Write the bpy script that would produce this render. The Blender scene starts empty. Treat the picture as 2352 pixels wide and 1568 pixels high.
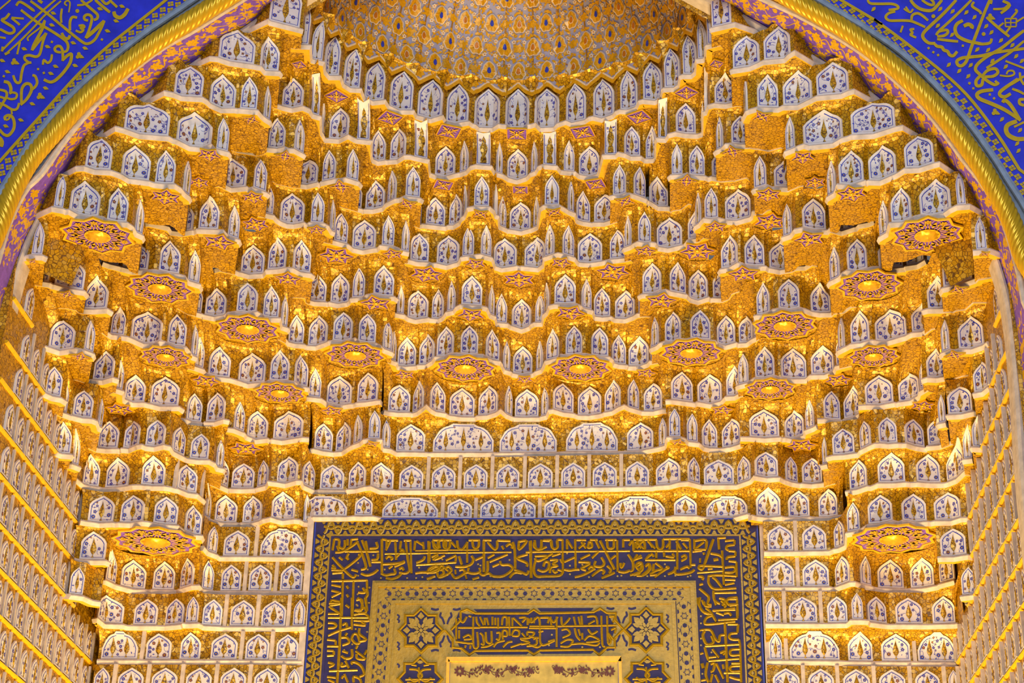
import bpy, math, random
from mathutils import Vector
R = random.Random(7)
SC = bpy.context.scene
COL = SC.collection
# ------------------------------------------------------------------ camera, light, exposure
FPX, PX, PY = 4035.0, 1420.0, 784.0
TH = math.radians(26.0)
CAMP = Vector((0.65, 0.0, 1.6))
SN, CS = math.sin(TH), math.cos(TH)
cd = bpy.data.cameras.new('camera')
cam = bpy.data.objects.new('camera', cd); COL.objects.link(cam)
cam.location = CAMP; cam.rotation_euler = (math.pi / 2 + TH, 0, 0)
cd.sensor_width = 36.0; cd.lens = FPX / 2352 * 36; cd.shift_x = (1176 - PX) / 2352
cd.clip_end = 200
SC.camera = cam
SC.view_settings.view_transform = 'Standard'; SC.view_settings.look = 'None'
SC.view_settings.gamma = 1.0; SC.view_settings.use_curve_mapping = False
SC.view_settings.exposure = 0.08
w = bpy.data.worlds.new('hall_light'); SC.world = w; w.use_nodes = True
w.node_tree.nodes['Background'].inputs[0].default_value = (0.86, 0.90, 1.0, 1)
w.node_tree.nodes['Background'].inputs[1].default_value = 0.14


def area(name, loc, target, size, power, col):
    l = bpy.data.lights.new(name, 'AREA'); l.shape = 'RECTANGLE'; l.size, l.size_y = size
    l.energy = power; l.color = col
    o = bpy.data.objects.new(name, l); COL.objects.link(o); o.location = loc
    o.rotation_euler = (Vector(target) - Vector(loc)).to_track_quat('-Z', 'Y').to_euler()
    return o


# warm flood lamps standing low in the niche, and the hall's cooler light from behind the viewer
WARM = (1.0, 0.67, 0.25)
area('niche_flood_lamp_west', (-2.0, 10.6, -1.2), (-0.5, 10.4, 8.0), (1.2, 0.6), 470, WARM)
area('niche_flood_lamp_east', (2.0, 10.6, -1.2), (0.5, 10.4, 8.0), (1.2, 0.6), 470, WARM)
area('front_flood_lamp_west', (-1.5, 8.7, -1.0), (-0.6, 10.0, 9.2), (1.0, 0.5), 190, WARM)
area('front_flood_lamp_east', (1.5, 8.7, -1.0), (0.6, 10.0, 9.2), (1.0, 0.5), 190, WARM)
area('hall_window_light', (0.8, -2.0, 8.0), (0, 11, 6.6), (6, 4), 640, (0.88, 0.93, 1.0))


# ------------------------------------------------------------------ photograph pixel -> place in the building
def ray(x, y):
    a, b = (x - PX) / FPX, (PY - y) / FPX
    return Vector((a, CS - b * SN, SN + b * CS))


def onZ(x, y, z):
    d = ray(x, y); return CAMP + d * ((z - CAMP.z) / d.z)


def onY(x, y, Y):
    d = ray(x, y); return CAMP + d * ((Y - CAMP.y) / d.y)


def px(p):
    v = Vector(p) - CAMP
    dep = v.y * CS + v.z * SN
    return (PX + FPX * v.x / dep, PY - FPX * (-v.y * SN + v.z * CS) / dep)


# ------------------------------------------------------------------ materials
def mat(name):
    m = bpy.data.materials.new(name); m.use_nodes = True
    return m, m.node_tree, m.node_tree.nodes['Principled BSDF']


def plain(name, col, rough=0.5, metal=0.0, var=0.12, scale=30.0, bump=0.0, spec=0.4):
    m, t, b = mat(name)
    N = t.nodes.new
    tc = N('ShaderNodeNewGeometry'); no = N('ShaderNodeTexNoise'); no.inputs['Scale'].default_value = scale
    no.inputs['Detail'].default_value = 4
    t.links.new(tc.outputs['Position'], no.inputs['Vector'])
    mr = N('ShaderNodeMapRange'); mr.inputs[1].default_value = 0.3; mr.inputs[2].default_value = 0.7
    mr.inputs[3].default_value = 1 - var; mr.inputs[4].default_value = 1 + var * 0.6
    t.links.new(no.outputs['Fac'], mr.inputs[0])
    mx = N('ShaderNodeVectorMath'); mx.operation = 'SCALE'; mx.inputs[0].default_value = col
    t.links.new(mr.outputs[0], mx.inputs['Scale']); t.links.new(mx.outputs[0], b.inputs['Base Color'])
    b.inputs['Roughness'].default_value = rough; b.inputs['Metallic'].default_value = metal
    b.inputs['Specular IOR Level'].default_value = spec
    if bump:
        bp = N('ShaderNodeBump'); bp.inputs['Strength'].default_value = bump; bp.inputs['Distance'].default_value = 0.01
        t.links.new(no.outputs['Fac'], bp.inputs['Height']); t.links.new(bp.outputs[0], b.inputs['Normal'])
    return m


def mosaic(name, c1, c2, line, scale, rough=0.35, metal=0.25, tilt=0.35, lw=0.085):
    """gilded chips with dark joints: Voronoi cells, every chip tilted a little"""
    m, t, b = mat(name)
    N = t.nodes.new
    g = N('ShaderNodeNewGeometry')
    ve = N('ShaderNodeTexVoronoi'); ve.feature = 'DISTANCE_TO_EDGE'; ve.inputs['Scale'].default_value = scale
    vc = N('ShaderNodeTexVoronoi'); vc.inputs['Scale'].default_value = scale
    for v in (ve, vc): t.links.new(g.outputs['Position'], v.inputs['Vector'])
    sep = N('ShaderNodeSeparateColor'); t.links.new(vc.outputs['Color'], sep.inputs[0])
    mx = N('ShaderNodeMix'); mx.data_type = 'RGBA'; mx.inputs[6].default_value = (*c1, 1); mx.inputs[7].default_value = (*c2, 1)
    t.links.new(sep.outputs[0], mx.inputs[0])
    st = N('ShaderNodeMapRange'); st.inputs[1].default_value = lw * 0.35; st.inputs[2].default_value = lw
    t.links.new(ve.outputs['Distance'], st.inputs[0])
    m2 = N('ShaderNodeMix'); m2.data_type = 'RGBA'; m2.inputs[6].default_value = (*line, 1)
    t.links.new(mx.outputs[2], m2.inputs[7]); t.links.new(st.outputs[0], m2.inputs[0])
    t.links.new(m2.outputs[2], b.inputs['Base Color'])
    # chip tilt
    sub = N('ShaderNodeVectorMath'); sub.operation = 'SUBTRACT'; sub.inputs[1].default_value = (0.5, 0.5, 0.5)
    t.links.new(vc.outputs['Color'], sub.inputs[0])
    sc = N('ShaderNodeVectorMath'); sc.operation = 'SCALE'; sc.inputs['Scale'].default_value = tilt
    t.links.new(sub.outputs[0], sc.inputs[0])
    ad = N('ShaderNodeVectorMath'); ad.operation = 'ADD'
    t.links.new(g.outputs['Normal'], ad.inputs[0]); t.links.new(sc.outputs[0], ad.inputs[1])
    nm = N('ShaderNodeVectorMath'); nm.operation = 'NORMALIZE'; t.links.new(ad.outputs[0], nm.inputs[0])
    t.links.new(nm.outputs[0], b.inputs['Normal'])
    b.inputs['Roughness'].default_value = rough; b.inputs['Metallic'].default_value = metal
    return m


M = {}
M['mosaic'] = mosaic('gilded_mosaic', (0.46, 0.245, 0.003), (0.66, 0.37, 0.006), (0.15, 0.065, 0.003), 40)
M['cypress'] = mosaic('gilded_cypress_mosaic', (0.50, 0.28, 0.012), (0.62, 0.38, 0.02), (0.10, 0.05, 0.01), 42)
M['white'] = plain('white_glaze', (0.84, 0.79, 0.78), 0.35, var=0.08, scale=14)
M['cream'] = plain('cream_plaster', (0.70, 0.60, 0.52), 0.6, var=0.22, scale=18, bump=0.25)
M['greycream'] = plain('grey_cream_plaster', (0.60, 0.52, 0.46), 0.6, var=0.2, scale=22, bump=0.25)
M['blue'] = plain('cobalt_paint', (0.03, 0.05, 0.50), 0.4, var=0.2)
M['brown'] = plain('madder_brown_paint', (0.19, 0.05, 0.07), 0.4, var=0.2)
M['goldpaint'] = plain('gold_paint', (0.74, 0.42, 0.010), 0.4, 0.1, var=0.2, scale=60)
M['rim'] = plain('gilded_rim', (0.80, 0.46, 0.012), 0.4, 0.1, var=0.15, scale=40)
M['purple'] = plain('violet_ground', (0.20, 0.09, 0.60), 0.5, var=0.25, scale=40)
M['boss'] = plain('gilded_boss', (0.88, 0.52, 0.03), 0.28, 0.45, var=0.1)


# ------------------------------------------------------------------ mesh helpers
def mesh_obj(name, V, F, mats, parent=None, fm=None, smooth=False, loc=None):
    me = bpy.data.meshes.new(name)
    if loc is None: loc = Vector((0, 0, 0))
    me.from_pydata([tuple(Vector(v) - loc) for v in V], [], F)
    for m in (mats if isinstance(mats, (list, tuple)) else [mats]): me.materials.append(m)
    if fm: me.polygons.foreach_set('material_index', fm)
    if smooth: me.polygons.foreach_set('use_smooth', [True] * len(F))
    me.update()
    o = bpy.data.objects.new(name, me); COL.objects.link(o); o.location = loc
    if parent is not None:
        o.parent = parent
        q = parent; off = Vector((0, 0, 0))
        while q is not None: off += q.location; q = q.parent
        o.location = loc - off
    return o


def thing(name, loc, label, cat, group=None):
    o = bpy.data.objects.new(name, None); COL.objects.link(o); o.location = loc
    o.empty_display_size = 0.1
    o['label'] = label; o['category'] = cat
    if group: o['group'] = group
    return o


class MB:
    """collects faces with material numbers"""
    def __init__(s): s.V, s.F, s.M = [], [], []
    def add(s, V, F, m=0):
        n = len(s.V); s.V += V; s.F += [tuple(i + n for i in f) for f in F]; s.M += [m] * len(F)
    def build(s, name, mats, parent=None, smooth=False, loc=None):
        return mesh_obj(name, s.V, s.F, mats, parent, s.M, smooth, loc) if s.F else None
# ------------------------------------------------------------------ survey of the ledges, tier by tier
REG = dict(A=(0, 0), B=(600, 0), C=(1200, 0), D=(1752, 0), E=(0, 400), F=(600, 400), G=(1200, 400), H=(1752, 400),
           I=(0, 800), J=(600, 800), K=(1200, 800), L=(1752, 800), M=(0, 1168), N=(600, 1168), O=(1200, 1168), P=(1752, 1168))
ZT = {-1: 4.69, 0: 4.935, 1: 5.174, 2: 5.44, 3: 5.694, 4: 5.955, 40: 5.985, 5: 6.196, 6: 6.486}
for k in range(7, 14): ZT[k] = 6.486 + 0.2806 * (k - 6)
ZT[14] = ZT[13] + 0.40
for k in range(-5, -1): ZT[k] = 4.69 + 0.245 * (k + 1); HP_LOW = .185
NEXT = {k: k + 1 for k in range(-1, 14)}; NEXT[40] = 5
HP = {-1: .185, 0: .185, 1: .19, 2: .195, 3: .195, 4: .195, 40: .15, 5: .195, 6: .22, 7: .228, 8: .228, 9: .23, 10: .232, 11: .232, 12: .236, 13: .325}
SURVEY = {
13: ["B 60,190 [65,195 340,265] 370,275", "B 270,405 [305,410 425,415] 432,520 [440,535 545,560] 552,630 [560,640 600,690 700,690] 720,750 [735,760 795,800 885,805] 910,875 [925,880 1000,920 1105,908] 1130,950 [1150,960 1235,1000 1360,1000] 1380,1040 [1400,1045 1530,1080 1625,1050] 1645,1090 [1660,1100 1740,1120 1865,1100] 1890,1120 [1915,1125 1950,1155 2090,1160 2145,1125] 2170,1130 [2195,1130 2235,1158 2370,1158 2410,1128] C 80,1128 [110,1118 150,1160 295,1152 330,1115] 360,1105 [390,1095 440,1115 575,1085] 610,1060 [635,1055 715,1075 830,1035] 855,1005 [880,995 940,1000 1040,965] 1065,910 [1085,905 1200,915 1265,880] 1275,805 [1280,800 1375,795 1425,760] 1435,685 [1445,680 1530,680 1575,640] 1580,545 [1582,540 1640,535 1665,505] 1670,415 [1672,412 1775,385] 1790,380", "C 1700,265 [1710,260 1885,220] 1910,215"],
12: ["A 1900,520 [1960,525 2060,560 2285,592] 2320,600 B [-15,602 20,645 155,652] 170,670", "B 90,930 [180,960 280,985 375,965] 420,985 [445,1030 515,1050]V 520,1180 [535,1200 555,1245] 575,1255 [608,1255 710,1262 785,1225] 820,1245 [860,1262 972,1272]V 974,1400 [982,1430 1050,1462 1118,1450] 1135,1455 [1160,1450 1235,1445 1300,1405] 1340,1405 [1375,1415 1490,1440]V 1500,1560 [1560,1582 1650,1600 1745,1572] 1780,1565 [1795,1565 1865,1540] 1900,1500 [1935,1490 2060,1500]V 2080,1540 [2110,1560 2165,1575] 2190,1590 [2210,1605 2305,1630 2400,1598] C 70,1580 [85,1562 135,1545] 160,1500 [185,1490 300,1500]V 330,1540 [370,1545 465,1552] 485,1570 [505,1580 600,1595 695,1570] 715,1500 [740,1402 850,1400]V 870,1380 [915,1390 965,1415 1060,1415] 1085,1435 [1112,1440 1190,1435 1215,1415] 1217,1260 [1222,1250 1302,1255]V 1330,1210 [1380,1197 1455,1212 1560,1217] 1585,1215 [1612,1205 1640,1203] 1642,1020 [1645,1010 1670,1003]V 1690,950 [1730,940 1830,947 1930,925] 1990,930", "C 1880,640 [1900,632 2060,607 2140,570] 2160,560 [2178,552 2370,535 2416,490] 2450,470"],
11: ["A 1490,830 [1560,845 1630,875 1820,885] 1850,905 [1880,935 1990,985 2115,985] 2140,990 [2160,988 2310,1000] 2335,1030 B [15,1060 65,1090] 72,1110", "A 2080,1320 [2140,1342 2290,1367] 2335,1370 B 30,1360 [60,1337 150,1347 210,1332] 240,1345 [290,1347 370,1390] 380,1400", "F 95,30 [135,57 270,87] 290,100 [315,92 415,104 505,82] 530,100 [553,74 668,50] 715,50 [760,40 865,72] 890,100", "F 700,260 [755,277 895,317] 912,335 [935,322 1010,325 1110,302] 1135,270 [1145,262 1215,228] 1255,225 [1295,205 1425,222] 1445,235", "F 1370,430 [1382,442 1430,462] 1455,455 [1478,457 1570,468 1650,477] 1670,480 [1690,467 1740,467 1805,428] 1815,400 [1825,387 1850,372] 1875,305 [1915,296 2050,300] 2078,325 [2090,365 2118,375] 2122,455 [2127,462 2195,492] 2212,505 [2232,502 2345,520 2427,497] G 90,495 [107,488 155,465] 180,300 [200,287 330,287] 360,305 [405,332 455,352] 465,400 [482,414 535,432 605,442] 622,450 [645,440 740,440 825,414] 860,400", "G 790,205 [815,198 880,197 935,180] 962,180 [1000,190 1100,227] 1110,245", "G 1138,270 [1145,252 1210,297 1310,300] 1332,320 [1362,302 1430,292 1500,242] 1525,250", "G 1325,30 [1345,14 1442,10] 1480,0 [1500,14 1640,24] 1672,40 [1705,27 1790,42 1890,32] 1908,40 [1930,27 2010,7] 2040,30", "C 1740,1375 [1757,1359 1812,1334] 1840,1302 [1880,1299 1965,1309 2045,1305] 2080,1312 [2112,1314 2215,1334 2322,1304] 2350,1310", "C 1998,1070 [2010,1042 2032,1002] 2062,990 [2115,974 2305,980] D 165,970 [185,960 320,957 450,894] 472,882 [490,874 715,854 780,824] 815,815"],
10: ["A 1050,1150 [1110,1165 1250,1215 1515,1237] 1547,1255 [1582,1264 1700,1324 1830,1337 1895,1312] 1920,1340 [1942,1347 2045,1374] 2060,1395", "E 1935,85 [1970,77 2080,132 2215,120] 2240,140 [2275,127 2385,167] 2410,185", "F -30,345 [0,352 100,374] 120,400 [160,427 230,454 300,458 383,442] 410,462 [443,442 560,450] 588,465 [612,508 650,525]", "F 560,580 [650,604 768,634] 790,650 [812,670 915,692 1030,672] 1060,670 [1083,647 1192,657] 1225,670 [1257,692 1325,707]", "F 1290,770 [1335,777 1395,794 1505,799] 1535,810 [1575,807 1670,830 1782,797] 1800,785 [1815,750 1915,737] 1942,730 [1972,727 2062,752] 2075,790 [2088,827 2165,852 2300,832] 2335,840 G -5,835 [15,837 150,850 207,807] 209,770 [212,750 290,724] 320,715 [357,724 457,754] 475,780 [495,799 605,807 720,790] 755,782 [790,774 925,760] 985,745", "G 920,680 [928,667 985,647] 1010,630 [1040,614 1105,624 1160,619] 1182,622 [1207,657 1310,674 1442,644] 1470,640 [1497,599 1600,577 1645,537]", "G 1560,490 [1570,467 1612,442] 1628,415 [1640,404 1700,410 1765,400] 1800,410 [1825,420 1930,427 2062,390] 2086,370 [2092,337 2170,330 2217,294] 2240,290", "H -80,150 [-70,139 38,107] 75,125 [103,122 230,127 335,80] 368,75", "D 210,1390 [217,1367 295,1337] 330,1320 [367,1307 410,1320 640,1297 725,1247] 775,1235 [800,1224 1000,1214 1200,1150] 1250,1140"],
9: ["E 700,-60 [760,-63 850,-33 995,-26] 1030,-15 [1085,7 1150,47 1340,70] 1365,80 [1393,87 1480,97 1568,97] 1610,125 [1640,162 1690,202] 1700,230", "E 1310,440 [1345,435 1480,467] 1500,472 [1525,512 1640,527 1735,512] 1760,515 [1785,500 1965,507] 2000,510 [2045,562 2140,592] 2150,620", "E 1935,860 [1985,842 2115,872] 2140,885 [2160,887 2240,910 2375,902] F 35,900 [60,867 155,862 220,850] 245,847 [278,850 340,884 437,899] 465,920", "F 270,1080 [315,1078 385,1082] 392,1120 [410,1132 470,1152 580,1157] 600,1165 [618,1157 690,1172 790,1157] 812,1140 [822,1122 930,1112] 960,1090 [1005,1082 1080,1102 1190,1107] 1215,1125", "F 1180,1275 [1215,1257 1278,1269] 1298,1285 [1312,1294 1390,1314 1502,1299] 1518,1310 [1532,1304 1600,1310 1640,1292] 1660,1275 [1680,1244 1748,1230] 1772,1195 [1800,1180 1985,1192] 2015,1200 [2042,1260 2090,1280] 2098,1335 [2108,1342 2210,1349] 2232,1365 [2252,1370 2345,1402 2430,1372] G 95,1350 [115,1340 196,1338] 202,1290 [206,1264 240,1234] 257,1185 [288,1177 480,1172] 512,1185 [527,1207 615,1229] 630,1280 [640,1284 720,1294 792,1287] 814,1300 [832,1304 930,1309 1015,1277] 1032,1265 [1047,1257 1112,1252] 1150,1255", "G 1055,1100 [1082,1084 1180,1080 1253,1052] 1287,1045 [1325,1060 1400,1074 1465,1087] 1480,1105 [1497,1120 1580,1144 1672,1114] 1692,1130 [1715,1120 1805,1122 1872,1092] 1885,1070 [1893,1047 1960,1024]", "G 1780,880 [1795,859 1870,847 1942,804] 1967,805 [2000,824 2090,834 2180,834] 2207,855 H [58,852 150,870 270,850] 288,840 [303,834 390,832 450,792] 490,800", "H 185,595 [193,569 268,544] 300,500 [358,487 465,509 568,509] 590,515 [612,494 705,522 830,482] 855,480 [880,454 960,439 1012,417]", "H 590,235 [597,207 665,167] 678,125 [688,99 800,104 915,67] 937,80 [957,64 1060,67 1210,2] 1240,-15 [1282,-43 1410,-48 1550,-93] 1580,-100"],
8: ["E 465,310 [480,302 565,317] 592,330 [617,327 690,367 800,392 888,387] 920,392 [957,417 1035,437 1140,442] 1180,470 [1205,522 1270,552] 1280,580", "E 915,790 [975,812 1060,832] 1080,840 [1098,842 1190,867 1330,872] 1380,867 [1423,872 1500,892 1610,907] 1650,920 [1685,962 1785,992] 1800,1030", "E 1590,1170 [1680,1224 1805,1259] 1820,1282 [1838,1270 1930,1289 2030,1274] 2067,1250 [2125,1242 2230,1254 2312,1244] 2340,1260 F [8,1282 75,1299 155,1300] 158,1330 [165,1364 225,1384] 235,1400", "F 120,1450 [165,1459 208,1484] 226,1515 [237,1514 300,1530 378,1534] 400,1550 [420,1549 500,1552 592,1519] 622,1505 [640,1504 730,1514 818,1494] 842,1484 [868,1509 940,1524 1028,1527] 1062,1545 [1088,1572 1165,1602] 1175,1615", "J 1130,95 [1165,109 1202,124] 1210,150 [1222,159 1300,169 1392,162] 1408,165 [1420,154 1490,152 1557,112] 1570,95 [1580,80 1660,78 1732,50] 1758,46 [1790,50 1865,65 1952,59] 1988,60 [2018,80 2070,107 2137,119] 2152,145 [2170,192 2232,209] 2246,225 [2262,227 2350,244 2442,230] K 110,225 [132,209 187,189] 208,150 [222,114 332,87] 355,60 [387,64 460,66 540,52] 568,52 [617,64 690,78 772,80] 795,95 [802,132 860,149 930,154] 943,165 [955,164 1060,165 1142,134] 1151,125 [1160,114 1225,102]", "G 1165,1580 [1172,1567 1230,1542] 1250,1522 [1282,1510 1350,1517 1430,1487] 1470,1490 [1510,1482 1590,1492 1690,1502] 1722,1502 [1750,1532 1830,1547 1920,1522] 1935,1530 [1952,1527 2030,1522 2080,1485] 2090,1480 [2095,1480 2145,1452]", "H -70,1280 [-52,1274 0,1272 68,1245] 100,1222 [140,1214 235,1229 337,1209] 372,1218 [432,1242 510,1254 612,1252] 630,1250 [650,1227 740,1217 805,1167] 840,1165", "H 600,990 [617,967 700,927] 732,890 [762,872 850,882 947,852] 992,840 [1045,842 1110,864 1265,844] 1285,850 [1298,832 1400,817 1460,782] 1480,770", "H 1055,590 [1065,567 1140,522] 1150,470 [1160,444 1260,439 1345,402] 1372,386 [1418,374 1500,384 1640,357 1700,312] 1725,300 [1752,287 1830,282] 1850,280"],
7: ["E 235,745 [285,734 380,737] 412,752", "E 180,930 [245,947 290,959 437,980] 462,995 [485,997 600,1032 748,1054] 775,1085", "E 530,1170 [600,1172 680,1187] 702,1210 [750,1220 850,1224 962,1217] 1000,1240", "E 910,1390 [990,1447 1115,1462] 1137,1465 [1170,1477 1290,1532 1400,1532 1450,1507] 1475,1510 [1500,1524 1570,1549 1665,1559] 1690,1590 [1712,1632 1765,1650]", "I 1690,150 [1735,159 1820,189] 1835,215 [1868,237 1930,257 2065,272] 2110,285 [2138,294 2230,324 2385,310] J 52,305 [73,294 160,300 247,296] 275,300 [292,304 345,342 410,354] 415,380", "J 395,460 [422,440 530,454] 555,470 [582,497 690,522 812,504] 838,505 [865,494 955,487 1048,472] 1082,470", "J 1095,560 [1137,572 1230,582 1338,582] 1355,590 [1370,587 1420,572 1460,542] 1487,515 [1515,547 1560,572 1650,587] 1670,600 [1690,607 1800,622 1917,624] 1936,625 [1955,610 2040,607 2130,577] 2155,555 [2190,592 2250,617] 2264,635 [2282,624 2352,627 2497,624] K 158,625 [175,617 237,602] 253,555 [272,552 350,577 455,590] 475,600 [497,607 600,610 712,592] 730,588 [745,580 820,567 885,527] 915,515 [945,532 1043,560] 1065,570 [1092,570 1180,572 1262,552] 1300,550", "K 1290,470 [1337,467 1420,477 1530,492] 1552,500 [1575,487 1690,507 1800,477] 1820,460 [1840,437 1920,432 1975,402] 1990,400", "K 1940,345 [1952,334 2042,312] 2065,290 [2095,270 2180,274 2275,252] L 140,264 [165,264 240,280 396,279] 415,262 [437,244 560,242 648,207] 662,190 [672,160 780,132] 800,130", "H 680,1610 [695,1587 745,1562] 770,1550 [797,1534 880,1527 968,1502] 990,1500 [1015,1504 1110,1512 1302,1457] 1328,1440 [1347,1432 1450,1422 1530,1362] 1550,1360", "H 1440,1230 [1487,1217 1590,1217 1685,1210] 1712,1215 [1745,1197 1830,1187 1890,1135] 1900,1125", "H 1610,1060 [1632,1027 1760,1002 1895,952] 1930,940 [1950,917 2100,892] 2120,900", "H 1890,695 [1925,692 2020,682] 2035,680"],
6: ["I 340,-40 [430,-8 540,27 662,10] 690,5 [750,17 828,47] 835,75", "I 650,240 [715,257 795,282] 812,290 [835,287 935,292 1020,267] 1060,280", "I 1000,380 [1030,362 1092,382] 1094,445 [1110,457 1190,492 1300,492] 1328,500 [1345,502 1440,527 1605,527] 1640,550", "I 1600,630 [1670,642 1715,662 1808,674] 1835,690 [1855,667 1940,667 2020,642] 2060,650", "I 2040,715 [2097,724 2185,759] 2200,785 [2218,792 2300,827 2405,814] J 80,830 [102,820 190,834 372,805] 432,808", "J 450,910 [470,907 550,927 635,937] 655,945 [672,937 740,932 800,892] 820,880 [838,872 905,847] 935,822 [962,817 1066,822] 1070,880 [1080,897 1155,907] 1198,930 [1213,937 1330,937 1470,940] 1505,944 [1545,942 2090,942]W3 2120,945 [2145,944 2660,942]W3 K 345,938 [392,935 858,935]W3 900,932 [942,930 1050,930 1182,902] 1205,898 [1237,892 1305,872] 1315,810 [1320,802 1422,802] 1450,812 [1478,842 1575,852] 1598,870 [1615,887 1680,902 1755,904] 1776,906 [1803,902 1880,892 1975,862] 1990,850", "K 1960,800 [2043,802 2180,812 2315,802] L 170,810 [198,807 270,822 380,782] 392,775 [398,737 470,710] 500,690", "L 490,640 [550,637 620,647 697,652] 716,660 [740,642 830,622 890,582] 900,580", "L 860,520 [925,514 1050,517 1182,492] 1212,497 [1230,487 1340,472 1420,422] 1428,400 [1432,385 1500,345]", "L 1440,280 [1480,267 1560,272 1672,252] 1698,258 [1725,242 1800,217 1850,212] 1862,225", "L 1610,60 [1625,42 1690,17] 1728,22 [1765,12 1880,12 2000,-28] 2040,-60"],
5: ["I 380,400 [395,402 460,432 540,447] 585,475", "I 490,545 [530,570 590,590] 625,605 [645,607 740,632 825,637] 855,650 [870,702 905,717]", "I 790,860 [870,897 950,907 1060,907] 1082,918 [1107,902 1170,907 1250,872] 1275,868 [1305,882 1395,892 1480,872] 1515,880 [1540,922 1645,977] 1670,992 [1705,997 1790,1007 1875,1007] 1918,1030 [1935,1067 2000,1082] 2010,1095", "I 1880,1190 [1930,1212 2040,1262] 2060,1275 [2080,1264 2180,1268 2285,1265] 2310,1270 [2322,1258 2412,1236] J 80,1200 [135,1207 220,1222 325,1192] 345,1192 [360,1227 465,1277] 490,1288 [527,1277 740,1280] 770,1282 [785,1272 860,1267 938,1247] 955,1245 [980,1242 1060,1277 1188,1277] 1210,1285 [1240,1280 1455,1280] |1498,1280 [1532,1277 1745,1277] |1785,1276 [1822,1274 2035,1274] |2076,1272 [2115,1272 2322,1270] |2370,1270 K [48,1266 270,1264] |310,1262 [348,1260 565,1258] |600,1256 [632,1254 850,1252] |890,1250 [928,1249 1140,1247] 1175,1248 [1205,1240 1330,1232 1425,1207] 1455,1205 [1487,1202 1590,1230] 1612,1238 [1635,1234 1905,1232] 1932,1232 [1947,1227 2060,1187] 2078,1175 [2095,1152 2200,1170 2305,1162] L 170,1180 [205,1192 250,1207 308,1217] 332,1222 [355,1217 440,1224 540,1212] 560,1220 [580,1202 660,1182]", "L 535,1055 [545,1052 590,1042]", "L 580,980 [632,967 730,962 832,947] 870,945 [890,917 980,872] 1015,858 [1045,857 1130,864 1215,857] 1248,860 [1282,857 1360,882 1450,897] 1470,905 [1492,882 1600,872 1700,832] 1720,840", "L 1585,690 [1592,682 1655,668]", "L 1665,605 [1672,602 1790,597 1895,572] 1940,580", "L 1900,410 [1910,407 1990,392 2050,342]"],
40: ["J 365,1540 [372,1548 480,1518 770,1518]W3 810,1515 [840,1512 920,1514 1000,1512] 1045,1520 [1088,1530 1590,1535]W3 |1632,1536 [1675,1536 1895,1538] |1930,1538 [1970,1538 2185,1540] |2222,1540 [2262,1540 2470,1538] |K 155,1533 K [195,1532 412,1531] |452,1530 [495,1528 718,1527] |758,1526 [802,1526 1285,1525]W3 1325,1520 [1365,1510 1570,1512] 1610,1522 [1655,1526 1900,1528 2030,1492]W3 2060,1490"],
4: ["I 490,920 [495,932 550,952 630,957] 640,970", "I 610,1040 [640,1042 695,1062] 712,1070", "I 650,1150 [735,1222 800,1242 885,1252] 918,1262 [950,1262 1060,1257 1155,1242] 1205,1232 [1267,1232 1370,1242 1478,1242] 1530,1250 |1572,1262 [1590,1264 1680,1302 1765,1312] |1805,1345 1830,1370", "M 1825,70 [1835,75 1880,95] 1905,105 [1925,112 2020,134 2130,132] 2155,138 [2180,132 2260,137 2352,112] N 30,95 [85,82 190,112 300,97] 335,100 [375,122 440,127] 455,130", "P -110,60 [-60,72 50,84 165,72] 195,80 [230,82 320,87 425,77] 465,80 [505,82 600,80 680,65] 730,60", "L 750,1290 [790,1282 860,1272 945,1242] 975,1245 [1040,1217 1160,1217 1285,1207] 1325,1212 [1385,1207 1500,1217 1600,1217] 1640,1215 [1672,1207 1760,1172 1830,1105] 1870,1110", "L 1885,895 [1890,892 1975,897]", "L 1805,1005 [1815,1002 1890,992]"],
3: ["M 720,105 [785,117 900,132 1020,127] 1045,130 [1078,127 1180,132 1290,117] 1325,120 [1375,132 1480,147 1592,152] 1622,180 [1655,202 1740,237 1805,242] 1815,270", "M 1815,335 [1855,382 1940,412] 1968,436 [2008,434 2240,434] |2300,434 [2340,434 2540,436 2735,437]W2 2770,438", "P 10,388 [45,388 275,387] |300,386 [360,384 575,382] 610,380 [650,362 690,357 745,332] 764,320 [770,217 880,197] 902,180 [955,147 1060,137 1175,112] 1222,125 [1255,112 1370,127 1480,117] 1512,120 [1548,112 1700,112 1790,82] 1870,80"],
2: ["M 660,450 [715,462 850,467 945,467] 975,480", "M 830,640 [940,642 1025,682] 1050,690 [1078,697 1190,727 1305,732] 1335,738 [1370,732 1470,737 1567,737] 1600,742 [1628,727 1740,692] 1780,690 [1810,722 1910,742] 1935,747 [1985,747 2165,747] |2200,747 [2235,747 2440,749] |2478,749 [2520,748 2718,748] 2760,748", "P 10,708 [48,708 285,708] |318,708 [362,708 598,708] 640,716 [668,707 790,662] 822,660 [880,682 970,702] 995,712 [1037,717 1150,722 1268,727] 1300,728 [1335,722 1440,717 1550,697] 1588,690 [1605,677 1735,642]", "P 1575,440 [1605,437 1720,437 1840,417] 1885,425"],
1: ["M 610,765 [615,772 740,787] 820,825 905,838", "M 850,990 [870,985 930,1037 1105,1042] 1140,1054 [1200,1054 1410,1054] 1450,1056 [1490,1057 1650,1042] 1660,1034 [1672,1036 1780,1032] 1800,1040 [1815,1052 1990,1062] |2022,1064 [2068,1064 2285,1064] |2312,1066 [2350,1067 2568,1067] |2592,1065 [2637,1062 2740,1060] 2750,1060", "P 22,1034 [30,1034 160,1034] |198,1035 [240,1035 490,1035] |528,1035 [585,1035 765,1032] 790,1015 [805,1002 905,1002] 932,1004 [945,1022 1110,1042] 1150,1044 [1200,1042 1440,1044] 1490,1044 [1532,1042 1735,1037] 1765,1030", "P 1790,790 [1800,787 1930,772]"],
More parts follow.
